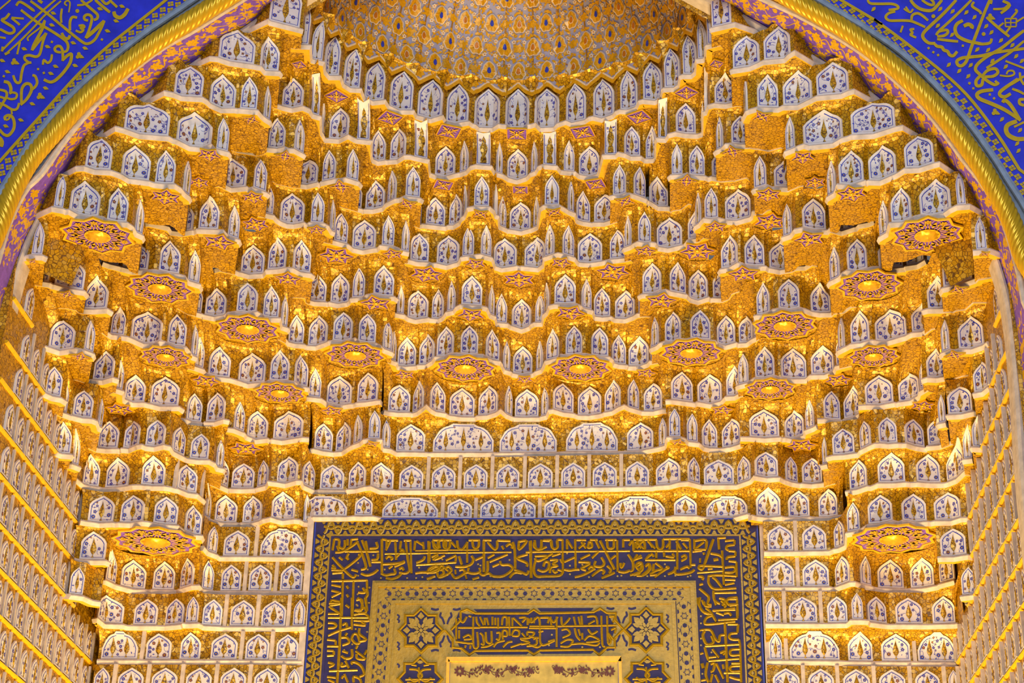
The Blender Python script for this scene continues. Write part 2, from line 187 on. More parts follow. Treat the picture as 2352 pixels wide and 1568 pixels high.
0: ["M 880,1362 [910,1362 1235,1362]W2 |1275,1363 [1310,1364 1535,1364] 1580,1364 [1618,1364 1800,1364] 1850,1364 [1895,1364 2130,1364] |2168,1365 [2205,1365 2417,1366] |2440,1367 [2482,1368 2680,1370] 2720,1370", "P 32,1366 [60,1367 175,1367] |212,1367 [245,1367 690,1372]W2 730,1375 [770,1377 990,1380] 1030,1380 [1072,1380 1330,1380] |1370,1381 [1398,1382 1745,1387]W2 1780,1390"],
-1: ["M 822,1672 [835,1672 975,1672] |1015,1673 [1050,1674 1280,1674] |1320,1674 [1355,1674 1585,1674] |1628,1674 [1665,1674 1895,1674] |1936,1674 [1975,1674 2205,1674] |2240,1675 [2280,1675 2505,1677] |2537,1678 [2580,1679 2690,1680] 2705,1680", "P 45,1676 [95,1678 335,1680] |370,1682 [415,1682 645,1684] |680,1685 [730,1686 970,1688] |1010,1688 [1055,1689 1290,1690] |1335,1690 [1380,1690 1600,1692] |1645,1692 [1680,1692 1780,1694] 1795,1694"],
}
# flat star soffits: tier, centre, half width (photograph pixels), points
STARS = [(11, 577, 277, 24, 4), (11, 655, 360, 27, 4), (11, 782, 430, 32, 4), (11, 935, 470, 27, 4), (11, 1103, 493, 25, 4), (11, 1273, 489, 25, 4), (11, 1437, 464, 29, 4), (11, 1577, 417, 30, 4), (11, 1682, 350, 29, 4), (11, 1750, 269, 29, 4),
 (10, 773, 588, 46, 6), (10, 980, 631, 44, 6), (10, 1192, 643, 43, 6), (10, 1408, 625, 45, 6), (10, 1602, 578, 47, 6), (10, 1768, 510, 42, 6), (10, 587, 516, 36, 6),
 (10, 902, 585, 28, 5), (10, 1092, 607, 29, 5), (10, 727, 530, 24, 5), (10, 1289, 605, 29, 5), (10, 1482, 578, 29, 5), (10, 1644, 523, 29, 5), (10, 1764, 449, 34, 6), (10, 480, 357, 32, 5), (10, 581, 455, 30, 6), (10, 1844, 363, 32, 5), (10, 1872, 420, 28, 6), (10, 457, 420, 28, 6),
 (9, 661, 642, 36, 5), (9, 863, 698, 42, 5), (9, 1082, 724, 38, 5), (9, 1310, 720, 40, 5), (9, 1519, 692, 42, 5), (9, 1708, 631, 42, 5), (9, 1859, 551, 42, 5), (9, 502, 557, 42, 5), (9, 380, 454, 40, 6), (9, 1956, 447, 40, 6),
 (8, 224, 543, 88, 10), (8, 367, 664, 80, 10), (8, 569, 757, 78, 10), (8, 816, 817, 74, 10), (8, 1069, 848, 76, 10), (8, 1333, 847, 76, 10), (8, 1588, 811, 77, 10), (8, 1803, 749, 78, 10), (8, 1997, 656, 80, 10), (8, 2130, 541, 88, 10),
 (7, 380, 821, 62, 10), (7, 643, 904, 63, 10), (7, 1769, 895, 63, 10), (7, 2007, 820, 63, 10), (7, 153, 678, 24, 4), (7, 2203, 667, 26, 4), (7, 74, 602, 15, 4), (7, 2262, 585, 15, 4),
 (6, 564, 1031, 42, 6), (6, 275, 941, 36, 6), (6, 1841, 1024, 40, 6), (6, 855, 1021, 20, 4), (6, 1556, 1017, 20, 4), (6, 184, 821, 27, 4), (6, 2193, 817, 27, 4), (6, 2119, 933, 32, 6),
 (7, 472, 876, 36, 6), (7, 1925, 874, 36, 6), (7, 763, 945, 30, 5), (7, 1659, 943, 30, 5), (8, 930, 862, 28, 5), (8, 1484, 858, 28, 5), (8, 1205, 873, 24, 5),
 (3, 357, 1245, 102, 12), (3, 2053, 1239, 102, 12),
 (13, 1031, 303, 36, -4), (13, 896, 272, 34, -4), (13, 773, 222, 31, -4), (13, 687, 150, 20, -4), (13, 1187, 309, 34, -4), (13, 1338, 305, 36, -4), (13, 1468, 270, 33, -4), (13, 1577, 214, 31, -4), (13, 1646, 148, 20, -4),
 (12, 1018, 426, 30, -4), (12, 1368, 424, 30, -4), (12, 1195, 437, 26, -4)]


ARCH_L = [(28, 706), (48, 630), (76, 553), (117, 476), (170, 400), (204, 357), (258, 306), (321, 255), (393, 204), (467, 153), (541, 102), (600, 61), (646, 29), (693, 0)]
ARCH_R = [(2306, 706), (2288, 630), (2259, 553), (2219, 476), (2170, 400), (2071, 298), (1969, 212), (1854, 143), (1752, 82), (1670, 36), (1588, -8)]


def parse(txt, k):
    pts, panels, divs = [], [], []
    ox = oy = 0; cur = None; dv = False
    for tk in txt.replace('[', ' [ ').replace(']', ' ]').split():
        if tk == '[': cur = []; continue
        if tk.startswith(']'):
            panels.append((cur, tk[1:] or 'P')); cur = None; continue
        if tk.startswith('|'): dv = True; tk = tk[1:]
        if tk in REG: ox, oy = REG[tk]; continue
        a, b = tk.split(','); p = (ox + float(a) / 3.92, oy + float(b) / 3.92)
        if cur is not None: cur.append(p)
        pts.append(p)
        if dv: divs.append(p); dv = False
    out = [pts[0]]
    for p in pts[1:]:
        if p[0] > out[-1][0] + 0.4: out.append(p)
    # a wing that dies into the great arch runs on behind it
    def reach(p, q, left):
        for (ax, ay), (bx, by) in zip(ARCH_L if left else ARCH_R, (ARCH_L if left else ARCH_R)[1:]):
            if min(ay, by) <= p[1] <= max(ay, by):
                xa = ax + (bx - ax) * (p[1] - ay) / (by - ay)
                if abs(p[0] - xa) < 75:
                    v = onZ(p[0], p[1], ZT[k]); v.x += -0.22 if left else 0.22; v.y = max(v.y, 9.47)
                    return px(v)
    e = reach(out[0], out[1], True)
    if e: out.insert(0, e)
    e = reach(out[-1], out[-2], False)
    if e: out.append(e)
    return dict(pts=out, panels=panels, divs=divs)


RUNS = {k: [parse(s, k) for s in v] for k, v in SURVEY.items()}


def lerp_poly(pts, x):
    if x <= pts[0][0]: return pts[0][1]
    for a, b in zip(pts, pts[1:]):
        if x <= b[0]:
            t = (x - a[0]) / (b[0] - a[0]); return a[1] + t * (b[1] - a[1])
    return pts[-1][1]
# ------------------------------------------------------------------ flower print and niche panels
LH = 0.036


def petal(cx, cy, ang, L, W, n=3):
    """leaf or petal: pointed oval from (cx,cy) along ang"""
    c, s = math.cos(ang), math.sin(ang)
    pr = [(0, 0), (0.35, 0.5), (0.7, 0.42), (1, 0), (0.7, -0.42), (0.35, -0.5)]
    return [(cx + c * a * L - s * b * W, cy + s * a * L + c * b * W) for a, b in pr]


def disc(cx, cy, r, n=6):
    return [(cx + r * math.cos(2 * math.pi * i / n), cy + r * math.sin(2 * math.pi * i / n)) for i in range(n)]


def stroke(pts, w0, w1=None):
    """thin ribbon polygon pieces along pts"""
    w1 = w0 if w1 is None else w1
    out = []; n = len(pts)
    L, Rr = [], []
    for i, p in enumerate(pts):
        a, b = pts[max(i - 1, 0)], pts[min(i + 1, n - 1)]
        dx, dy = b[0] - a[0], b[1] - a[1]; d = math.hypot(dx, dy) or 1
        w = (w0 + (w1 - w0) * i / (n - 1)) / 2
        L.append((p[0] - dy / d * w, p[1] + dx / d * w)); Rr.append((p[0] + dy / d * w, p[1] - dx / d * w))
    return [[L[i], Rr[i], Rr[i + 1], L[i + 1]] for i in range(n - 1)]


def arch_top(a, hp, kind):
    a = min(abs(a), 1.0)
    if kind in ('W3', 'W2'):
        st = 0.36 if kind == 'W3' else 0.26
        if a < st: return hp
        t = (a - st) / (1 - st); return hp * (0.93 - 0.10 * t - 0.40 * t ** 3.2)
    if kind == 'V': return hp
    return hp * (1 - 0.27 * a - 0.10 * a ** 7)


def floral(W, hp, kind, rng, cyp):
    """list of (polygon, colour) in metres, x from -W/2"""
    out = []; spots = []
    inside = lambda x, y, m: abs(x) < W / 2 - m and 0.012 + m * 0.5 < y < arch_top(2 * x / max(W - 2 * m, 1e-3), hp, kind) - m * 1.15
    def clear(x, y, r):
        for cx, ch, cw in cyp:
            if y < ch * 1.04 + r:
                hw = cw * (1.0 if y < ch * 0.6 else max(0.25, 1.7 * (1 - y / ch / 1.1)))
                if abs(x - cx) < hw + r + 0.003: return False
        return all((x - a) ** 2 + (y - b) ** 2 > (r + q + 0.001) ** 2 for a, b, q in spots)
    def flower(x, y, r, np_, col):
        a0 = rng.random() * 6
        for i in range(np_):
            out.append((petal(x, y, a0 + i * 2 * math.pi / np_, r, r * (0.75 if np_ < 7 else 0.42)), col))
        out.append((disc(x, y, r * 0.28, 5), 2))
    sizes = [(0.017, 9), (0.017, 9), (0.014, 5), (0.014, 5), (0.0125, 5), (0.012, 5), (0.011, 5), (0.011, 4), (0.010, 4), (0.010, 4), (0.009, 4), (0.009, 3)]
    nrep = 1 if W < 0.26 else 2
    for r, n in sizes * nrep:
        if r > W * 0.13: r = W * 0.13
        for t in range(14):
            x = rng.uniform(-W / 2, W / 2); y = rng.uniform(0, hp * 0.97) if n < 9 else rng.uniform(0.015, hp * 0.35)
            if inside(x, y, r + 0.010) and clear(x, y, r):
                spots.append((x, y, r)); flower(x, y, r, n, 0 if rng.random() < 0.78 else 1); break
    fl = list(spots)
    for x, y, r in fl:      # curling stems and leaves
        ang = rng.uniform(0, 6.28); cv = rng.choice((-1, 1)) * rng.uniform(25, 60); pts = []
        px_, py_ = x + r * math.cos(ang), y + r * math.sin(ang)
        for i in range(7):
            pts.append((px_, py_)); ang += cv * 0.006
            px_ += 0.0062 * math.cos(ang); py_ += 0.0062 * math.sin(ang)
            if not inside(px_, py_, 0.009): break
            if not all(abs(px_ - cx) > cw * 0.9 or py_ > ch for cx, ch, cw in cyp): break
        if len(pts) > 2:
            for q in stroke(pts, 0.0028, 0.0016): out.append((q, 0))
    for t in range(46 * nrep):
        x = rng.uniform(-W / 2, W / 2); y = rng.uniform(0.008, hp * 0.97); L = rng.uniform(0.008, 0.018)
        if inside(x, y, 0.012) and clear(x, y, L * 0.45):
            spots.append((x, y, L * 0.4)); a = rng.uniform(0, 6.28)
            if rng.random() < 0.2: out.append((disc(x, y, 0.0022, 5), rng.choice((0, 0, 1))))
            else: out.append((petal(x - L / 2 * math.cos(a), y - L / 2 * math.sin(a), a, L, L * 0.42), 0 if rng.random() < 0.8 else 1))
    return out


CYP = [(0, .42), (.02, .46), (.05, .30), (.09, .13), (.16, .13), (.20, .34), (.26, .62), (.34, .92), (.42, 1.0), (.52, .9), (.66, .62), (.82, .3), (.94, .1), (1.0, 0.0)]
URN = [(0, .8), (.10, .85), (.22, .75), (.30, .45), (.36, .62), (.50, .95), (.62, 1.0), (.72, .7), (.76, .42), (.80, .62), (.88, .5), (.94, .22), (1.0, 0)]


def chain_normals(P):
    """horizontal mitred normals of a 3-D polyline, facing the viewer's side"""
    ns = []
    for a, b in zip(P, P[1:]):
        d = Vector((b.x - a.x, b.y - a.y, 0)); n = Vector((d.y, -d.x, 0))
        if n.length < 1e-6: n = Vector((0, -1, 0))
        n.normalize()
        to = CAMP - (a + b) / 2; to.z = 0
        if n.dot(to) < 0: n = -n
        ns.append(n)
    out = []
    for i in range(len(P)):
        n = ns[max(i - 1, 0)] + ns[min(i, len(ns) - 1)]
        if n.length < 0.5: n = ns[min(i, len(ns) - 1)].copy()
        n.normalize(); c = max(n.dot(ns[min(i, len(ns) - 1)]), 0.6)
        out.append(n / c)
    return out


def profile(v, v0):
    if v <= v0: return 0.0
    t = min((v - v0) / (1 - v0), 1.0); return 1 - math.sqrt(max(1 - t * t, 0))


def make_panel(parent, P, D, V0, H, hp, kind, rng, name='niche_panel', off0=0.012):
    """glazed panel over the base polyline P (3-D), leaning with the cove by D"""
    Ls = [0]
    for a, b in zip(P, P[1:]): Ls.append(Ls[-1] + (b - a).length)
    W = Ls[-1]
    if W < 0.012: return None
    N = chain_normals(P)
    def f(s, h, o):
        s = min(max(s, 0.0), W)
        for i in range(len(Ls) - 1):
            if s <= Ls[i + 1] or i == len(Ls) - 2: break
        t = (s - Ls[i]) / max(Ls[i + 1] - Ls[i], 1e-6)
        q = P[i].lerp(P[i + 1], t) + N[i].lerp(N[i + 1], t) * (off0 + o)
        d = D[i].lerp(D[i + 1], t); v0 = V0[i] + t * (V0[i + 1] - V0[i])
        g = profile(h / H, v0)
        return Vector((q.x + d.x * g, q.y + d.y * g, q.z + h))
    z0 = 0.006
    org = f(W / 2, 0, -off0)
    # body
    ss = sorted(set([round(W * i / 12, 5) for i in range(13)] + [round(l, 5) for l in Ls]))
    rows = 7; mb = MB(); V = []; F = []
    tops = [arch_top(2 * (s - W / 2) / W, hp, kind) for s in ss]
    for s, tp in zip(ss, tops):
        for r in range(rows + 1): V.append(f(s, z0 + (tp - z0) * r / rows, 0))
    n = rows + 1
    for i in range(len(ss) - 1):
        for r in range(rows): F.append((i * n + r, (i + 1) * n + r, (i + 1) * n + r + 1, i * n + r + 1))
    mb.add(V, F, 0)
    rim = [(ss[0], z0 + (tops[0] - z0) * r / 4) for r in range(5)] + [(s, t) for s, t in zip(ss[1:-1], tops[1:-1])] + [(ss[-1], z0 + (tops[-1] - z0) * (4 - r) / 4) for r in range(5)]
    V = [f(s, h, 0) for s, h in rim] + [f(s, h, -0.016) for s, h in rim]; m = len(rim)
    mb.add(V, [(i, i + 1, m + i + 1, m + i) for i in range(m - 1)], 0)
    body = mb.build(name, [M['white']], parent, loc=org)
    if W < 0.03: return body
    # blue line
    def loop(d):
        d1 = min(d, W * 0.2); w2 = W - 2 * d1
        q = [(d1, 0.010 + d * 0.6)]
        xs = [-1 + 2 * i / 16 for i in range(17)]
        if kind in ('W3', 'W2'):
            st = 0.36 if kind == 'W3' else 0.26; xs = sorted(xs + [-st - 1e-3, -st + 1e-3, st - 1e-3, st + 1e-3])
        q += [(W / 2 + x * w2 / 2, arch_top(x, hp - d * (1.25 if kind == 'P' else 1.0), kind)) for x in xs]
        q += [(W - d1, 0.010 + d * 0.6)]
        return q
    bd = min(0.013, W * 0.09) if kind != 'V' else 0.006
    A, B = loop(bd), loop(bd + (0.0042 if W > 0.08 else 0.003)); m = len(A)
    mb = MB(); mb.add([f(s, h, 0.0016) for s, h in A] + [f(s, h, 0.0016) for s, h in B], [(i, (i + 1) % m, m + (i + 1) % m, m + i) for i in range(m)], 0)
    mb.build('blue_border', [M['blue']], body, loc=org)
    # cypress motifs
    cyp = []
    if kind == 'V': cyp = [(0, hp * 0.86, W * 0.27)]
    elif kind == 'W3': cyp = [(-W * 0.29, hp * 0.68, 0.017), (0, hp * 0.80, 0.018), (W * 0.29, hp * 0.68, 0.017)]
    elif kind == 'W2': cyp = [(-W * 0.19, hp * 0.72, 0.019), (W * 0.19, hp * 0.72, 0.019)]
    else: cyp = [(0, hp * 0.70, min(0.021, W * 0.125))]
    for cx, ch, cw in cyp:
        V = []; F = []
        prof = URN if kind == 'V' else CYP
        for t, r in prof:
            h = 0.016 + t * ch
            for q, o in ((-1, 0.0022), (-0.5, 0.0055), (0, 0.0072), (0.5, 0.0055), (1, 0.0022)): V.append(f(W / 2 + cx + q * r * cw, h, o))
        for i in range(len(prof) - 1):
            for j in range(4): F.append((i * 5 + j, i * 5 + j + 1, i * 5 + j + 6, i * 5 + j + 5))
        mesh_obj('gilded_urn' if kind == 'V' else 'cypress', V, F, [M['cypress']], body, smooth=True, loc=org)
    if W < 0.045: return body
    mb = MB()
    for poly, c in floral(W, hp, kind, rng, [(a, b + 0.016, c_) for a, b, c_ in cyp]):
        k = len(poly); mb.add([f(W / 2 + x, y, 0.0019 + 0.0004 * (c == 2)) for x, y in poly], [tuple(range(k))], c)
    mb.build('flower_print', [M['blue'], M['brown'], M['goldpaint']], body, loc=org)
    return body


# ------------------------------------------------------------------ tiers
TIERNAME = {13: 'ring of tall niches and urn pillars just below the painted half dome',
 12: 'gold muqarnas tier of dark alcoves hanging under the ring of tall niches',
 11: 'gold muqarnas tier underlined by small four pointed violet stars',
 10: 'gold muqarnas tier underlined by six pointed violet stars, third below the dome ring',
 9: 'gold muqarnas tier next above the row of large oval star soffits',
 8: 'gold muqarnas tier carrying the row of large oval star soffits right across the vault',
 7: 'gold muqarnas tier just below the large oval star soffits',
 6: 'muqarnas tier with three wide panels of three cypresses each over the inscription panel',
 5: 'straight row of small square framed niches, second row above the inscription panel',
 40: 'short row of niches resting on top of the inscription panel',
 4: 'tier of corner niches ending level with the top of the inscription panel',
 3: 'corner tier with the two big star soffits beside the inscription panel',
 2: 'corner tier of niches directly below the two big star soffits',
 1: 'tier with slender niches in the corner recesses, third row from the bottom',
 0: 'lowest complete row of framed niches beside the inscription panel',
 -1: 'row of niche tops cut off by the bottom edge of the photo'}


def star_geo(st):
    k, cx, cy, hw, n = st
    z = ZT[k] - LH - 0.014
    c = onZ(cx, cy, z); rr = (onZ(cx + hw, cy, z) - c).length
    el = ray(cx, cy).normalized().z
    return c, rr, hw * el


def targets(k, x, yself):
    kn = NEXT.get(k); best = None
    if kn is None or kn not in RUNS: return None
    for r in RUNS[kn]:
        p = r['pts']
        if p[0][0] - 6 <= x <= p[-1][0] + 6:
            y = lerp_poly(p, x)
            if y < yself - 12 and (best is None or y > best[0]): best = (y, onZ(x, y, ZT[kn]))
    for st in STARS:
        if st[0] == kn and abs(x - st[1]) < st[3]:
            hh = star_geo(st)[2]; y = st[2] + hh * math.sqrt(1 - ((x - st[1]) / st[3]) ** 2) * (0.95 if abs(st[4]) > 5 else 0.75)
            if y < yself - 12 and (best is None or y > best[0]): best = (y, onZ(x, y, ZT[kn] - LH))
    return best[1] if best else None


def cove_columns(k, run):
    """base point, forward lean and springing height along a run"""
    p = run['pts']; xs = set(round(a, 2) for a, b in p)
    x = p[0][0]
    while x < p[-1][0]: xs.add(round(x, 2)); x += 4.0
    xs = sorted(xs); base, lean = [], []
    for x in xs:
        y = lerp_poly(p, x); b = onZ(x, y, ZT[k]); t = targets(k, x, y)
        if t is None: d = Vector((-b.x, 9.1 - b.y, 0)).normalized() * 0.075 if k >= 13 else (Vector((0, 0, 0)) if k <= 0 else Vector((0, -0.06, 0)))
        else:
            d = Vector((t.x - b.x, t.y - b.y, 0))
            if d.y > -0.004: d = Vector((0, -0.004, 0))
            if d.length > 0.9: d = d * (0.9 / d.length)
        base.append(b); lean.append(d)
    sm = []
    for i, x in enumerate(xs):
        acc = Vector((0, 0, 0)); wsum = 0
        for j in range(max(0, i - 6), min(len(xs), i + 7)):
            q = max(0, 1 - abs(xs[j] - x) / 10.0)
            acc += lean[j] * q; wsum += q
        sm.append(acc / wsum)
    v0 = [min(max(0.32 + 0.45 * (d.length - 0.30) / 0.22, 0.32), 0.78) for d in sm]
    return xs, base, sm, v0


def build_tier(k, rng):
    zk = ZT[k]; zn = ZT.get(NEXT.get(k, 99), zk + 0.28); H = zn - LH - zk
    runs = RUNS[k]
    loc = onZ(1200, runs[0]['pts'][0][1], zk); loc = Vector((0, 11.0, zk))
    root = thing('muqarnas_tier' if k > 5 else 'niche_row', loc, TIERNAME[k], 'muqarnas tier' if k > 5 else 'niche row')
    shell = MB(); sof = MB()
    for ri, run in enumerate(runs):
        xs, base, lean, v0 = cove_columns(k, run)
        run['cols'] = (xs, base, lean, v0)
        # cove wall
        V = []; F = []; tl = [0.22, 0.42, 0.6, 0.75, 0.87, 0.95, 1.0]; n = len(tl) + 2
        cols = []
        for b, d, a in zip(base, lean, v0):
            cols.append([b.copy(), b + Vector((0, 0, a * H))] + [b + d * profile(a + t * (1 - a), a) + Vector((0, 0, H * (a + t * (1 - a)))) for t in tl])
        bk = [p + Vector(((p.x - CAMP.x) * 0.04, 0.42, 0)) for p in cols[0]]; ck = [p + Vector(((p.x - CAMP.x) * 0.04, 0.42, 0)) for p in cols[-1]]
        cols = [bk] + cols + [ck]
        for c in cols: V += c
        for i in range(len(cols) - 1):
            for r in range(n - 1): F.append((i * n + r, (i + 1) * n + r, (i + 1) * n + r + 1, i * n + r + 1))
        shell.add(V, F)
        # flat soffit behind the ledge
        dz = Vector((0, 0, -LH + 0.002 + 0.0006 * ri))
        A = [b + dz for b in base]; B = [b + dz + Vector(((b.x - CAMP.x) * 0.045, 0.45, 0)) for b in base]
        m = len(A)
        if k >= 3 and k != 40: sof.add(A + B, [(i, i + 1, m + i + 1, m + i) for i in range(m - 1)])
        # cream ledge
        P = [onZ(x, y, zk) for x, y in run['pts']]
        Nn = chain_normals(P)
        prof = [(-0.03, 0), (0.018, 0.002), (0.023, -0.010), (0.017, -0.022), (0.010, -LH), (-0.03, -LH)]
        V = []; F = []; q = len(prof)
        for p, nn in zip(P, Nn):
            for o, z in prof: V.append(p + nn * o + Vector((0, 0, z)))
        for i in range(len(P) - 1):
            for j in range(q): F.append((i * q + j, (i + 1) * q + j, (i + 1) * q + (j + 1) % q, i * q + (j + 1) % q))
        F += [tuple(range(q)), tuple(reversed(range((len(P) - 1) * q, len(P) * q)))]
        mesh_obj('ledge', V, F, [M['cream'], M['rim']], root, loc=P[len(P) // 2], fm=[1 if j == 4 else 0 for i in range(len(P) - 1) for j in range(q)] + [0, 0])
        for x, y in run['divs']:
            p = onZ(x, y, zk); a = 0.016; V = []
            for z in (0.0, H):
                V += [p + Vector((-a, 0.01, z)), p + Vector((-a * 0.8, -0.018, z)), p + Vector((a * 0.8, -0.018, z)), p + Vector((a, 0.01, z))]
            mesh_obj('divider', V, [(0, 1, 5, 4), (1, 2, 6, 5), (2, 3, 7, 6), (0, 3, 2, 1), (4, 5, 6, 7)], [M['cream']], root, loc=p)
        # panels
        def at(x):
            if x <= xs[0]: return lean[0], v0[0]
            for i in range(len(xs) - 1):
                if x <= xs[i + 1]:
                    t = (x - xs[i]) / (xs[i + 1] - xs[i]); return lean[i].lerp(lean[i + 1], t), v0[i] + t * (v0[i + 1] - v0[i])
            return lean[-1], v0[-1]
        for pts, kind in run['panels']:
            q = []
            for a, b in zip(pts, pts[1:]):      # a few points between, so the panel follows the cove
                nseg = max(1, int(abs(b[0] - a[0]) / 14))
                q += [(a[0] + (b[0] - a[0]) * i / nseg, a[1] + (b[1] - a[1]) * i / nseg) for i in range(nseg)]
            q.append(pts[-1])
            P = [onZ(x, y, zk) for x, y in q]; DD = [at(x) for x, y in q]
            hp = HP[k] * (1.0 if kind == 'P' else (1.04 if kind[0] == 'W' else 1.12))
            if k > 5: hp *= 1 - 0.5 * min(0.3, sum(d.length for d, a in DD) / len(DD))
            make_panel(root, P, [d for d, a in DD], [a for d, a in DD], H, min(hp, H * 0.985) if k < 13 else hp, kind, rng, 'urn_pillar' if kind == 'V' else 'niche_panel')
    shell.build('mosaic_cove', [M['mosaic']], root, loc=loc)
    sof.build('soffit', [M['mosaic']], root, loc=loc)
    for st in STARS:
        if st[0] == k: make_star(root, st, rng)
    return root


def make_star(root, st, rng):
    k, cx, cy, hw, n = st
    c, rr, _ = star_geo(st)
    ang0 = math.atan2(c.y - 9.1, c.x)
    if n == 4: ang0 += math.pi / 4
    if n < 0: ang0 += math.pi / 4
    ratio = {4: .46, 5: .60, 6: .64, 10: .84, 12: .88, -4: 1.0}[n]
    m = abs(n)
    def ring(s, z, cnt=None):
        out = []
        for i in range(2 * m):
            r = rr * s * (1 if i % 2 == 0 else (ratio if n > 0 else 0.72)); a = ang0 + math.pi * i / m
            out.append(c + Vector((r * math.cos(a), r * math.sin(a), z)))
        return out
    o, i_, up = ring(0.98, 0), ring(0.90, 0), ring(0.98, 0.013)
    q = 2 * m
    V = o + i_ + up + ring(0.90, 0.010)
    F = [(j, (j + 1) % q, q + (j + 1) % q, q + j) for j in range(q)] + [(j, 2 * q + j, 2 * q + (j + 1) % q, (j + 1) % q) for j in range(q)] + [(q + j, q + (j + 1) % q, 3 * q + (j + 1) % q, 3 * q + j) for j in range(q)]
    s = mesh_obj('star_soffit', V, F, [M['rim']], root, loc=c)
    g = ring(0.92, 0.007)
    mesh_obj('violet_ground', g + [c + Vector((0, 0, 0.007))], [(j, (j + 1) % q, q) for j in range(q)], [M['purple']], s, loc=c)
    mb = MB()
    def put(poly, z=-0.001, mm=0):
        mb.add([c + Vector((x * rr, y * rr, z)) for x, y in poly], [tuple(range(len(poly)))], mm)
    if m <= 6:
        for i in range(m):
            a = ang0 + 2 * math.pi * i / m; L = 0.66
            put(petal(0.10 * math.cos(a), 0.10 * math.sin(a), a, L, 0.17))
            for sg in (-1, 1):
                b = a + sg * math.pi / m * 0.45
                put(petal(0.34 * math.cos(b), 0.34 * math.sin(b), a + sg * 0.7, 0.18, 0.08))
            b = a + math.pi / m
            put(petal(0.08 * math.cos(b), 0.08 * math.sin(b), b, 0.30 * max(ratio, .6), 0.09))
        put(disc(0, 0, 0.15, 10), -0.003)
    else:
        for i in range(m):
            a = ang0 + 2 * math.pi * i / m
            fx, fy = 0.70 * math.cos(a), 0.70 * math.sin(a)
            for j in range(6): put(petal(fx, fy, a + j * math.pi / 3, 0.11, 0.065))
            b = a + math.pi / m
            put(petal(0.38 * math.cos(b), 0.38 * math.sin(b), b, 0.34, 0.10))
            for sg in (-1, 1):
                d = a + sg * math.pi / m * 0.5
                for q_ in stroke([(r_ * math.cos(d + sg * 0.10 * math.sin(r_ * 9)), r_ * math.sin(d + sg * 0.10 * math.sin(r_ * 9))) for r_ in (0.36, 0.44, 0.52, 0.6, 0.68, 0.76)], 0.026, 0.016): put(q_)
                put(petal(0.5 * math.cos(d), 0.5 * math.sin(d), d + sg * 1.0, 0.14, 0.07))
            for sg in (-1, 1): put(petal(0.50 * math.cos(a + sg * .05), 0.50 * math.sin(a + sg * .05), a + sg * 0.5, 0.13, 0.07))
        put(disc(0, 0, 0.34, 20), -0.002)
    mb.build('arabesque', [M['goldpaint']], s, loc=c)
    # raised boss with petals
    B = 0.27 if m > 6 else 0.12
    V = []; F = []; nr = 20 if m > 6 else 10; lv = [(1.0, 0.0), (0.86, 0.35), (0.6, 0.8), (0.34, 0.62), (0.16, 0.95), (0.0, 1.0)]
    for r, h in lv:
        for i in range(nr):
            a = 2 * math.pi * i / nr; rq = B * r * (1 + (0.16 if i % 2 else -0.1) * (r > 0.3))
            V.append(c + Vector((rr * rq * math.cos(a), rr * rq * math.sin(a), -0.003 - h * rr * (0.10 if m > 6 else 0.05))))
    for l in range(len(lv) - 1):
        for i in range(nr): F.append((l * nr + i, l * nr + (i + 1) % nr, (l + 1) * nr + (i + 1) % nr, (l + 1) * nr + i))
    mesh_obj('boss', V, F, [M['boss']], s, smooth=True, loc=c)


for k in sorted(RUNS):
    build_tier(k, random.Random(100 + k))
# ------------------------------------------------------------------ walls of the niche
M['lapis'] = plain('lapis_tile', (0.028, 0.040, 0.74), 0.45, var=0.28, scale=9, bump=0.05)
M['bluegrey'] = plain('blue_grey_plaster', (0.26, 0.33, 0.46), 0.6, var=0.25, scale=16, bump=0.3)
M['ropegold'] = plain('gilded_rope', (0.72, 0.43, 0.015), 0.30, 0.35, var=0.12, scale=25)
M['dome'] = plain('lilac_grey_plaster', (0.42, 0.39, 0.52), 0.6, var=0.1, scale=8)
M['domegold'] = plain('dome_gold_leaf', (0.80, 0.40, 0.006), 0.4, 0.1, var=0.2, scale=60)
M['domerib'] = plain('dome_brown_rib', (0.40, 0.20, 0.03), 0.5, 0.1, var=0.25, scale=40)
M['blossom'] = plain('cream_blossom', (0.86, 0.66, 0.42), 0.5, var=0.06)
M['orange'] = plain('orange_leaf', (0.62, 0.20, 0.008), 0.45, 0.15)
M['darkline'] = plain('dark_umber_line', (0.10, 0.045, 0.015), 0.6)
M['ink'] = plain('indigo_ground', (0.028, 0.020, 0.13), 0.55, var=0.35, scale=14)
M['text'] = plain('raised_gilding', (0.50, 0.32, 0.006), 0.36, 0.15, var=0.16, scale=45, bump=0.15)
M['walltext'] = plain('gold_tile_lettering', (0.64, 0.42, 0.010), 0.42, 0.05, var=0.12, scale=30)


def box(lo, hi):
    (a, b, c), (d, e, f) = lo, hi
    V = [Vector(v) for v in ((a, b, c), (d, b, c), (d, e, c), (a, e, c), (a, b, f), (d, b, f), (d, e, f), (a, e, f))]
    return V, [(0, 3, 2, 1), (4, 5, 6, 7), (0, 1, 5, 4), (1, 2, 6, 5), (2, 3, 7, 6), (3, 0, 4, 7)]


def structure(o): o['kind'] = 'structure'; return o


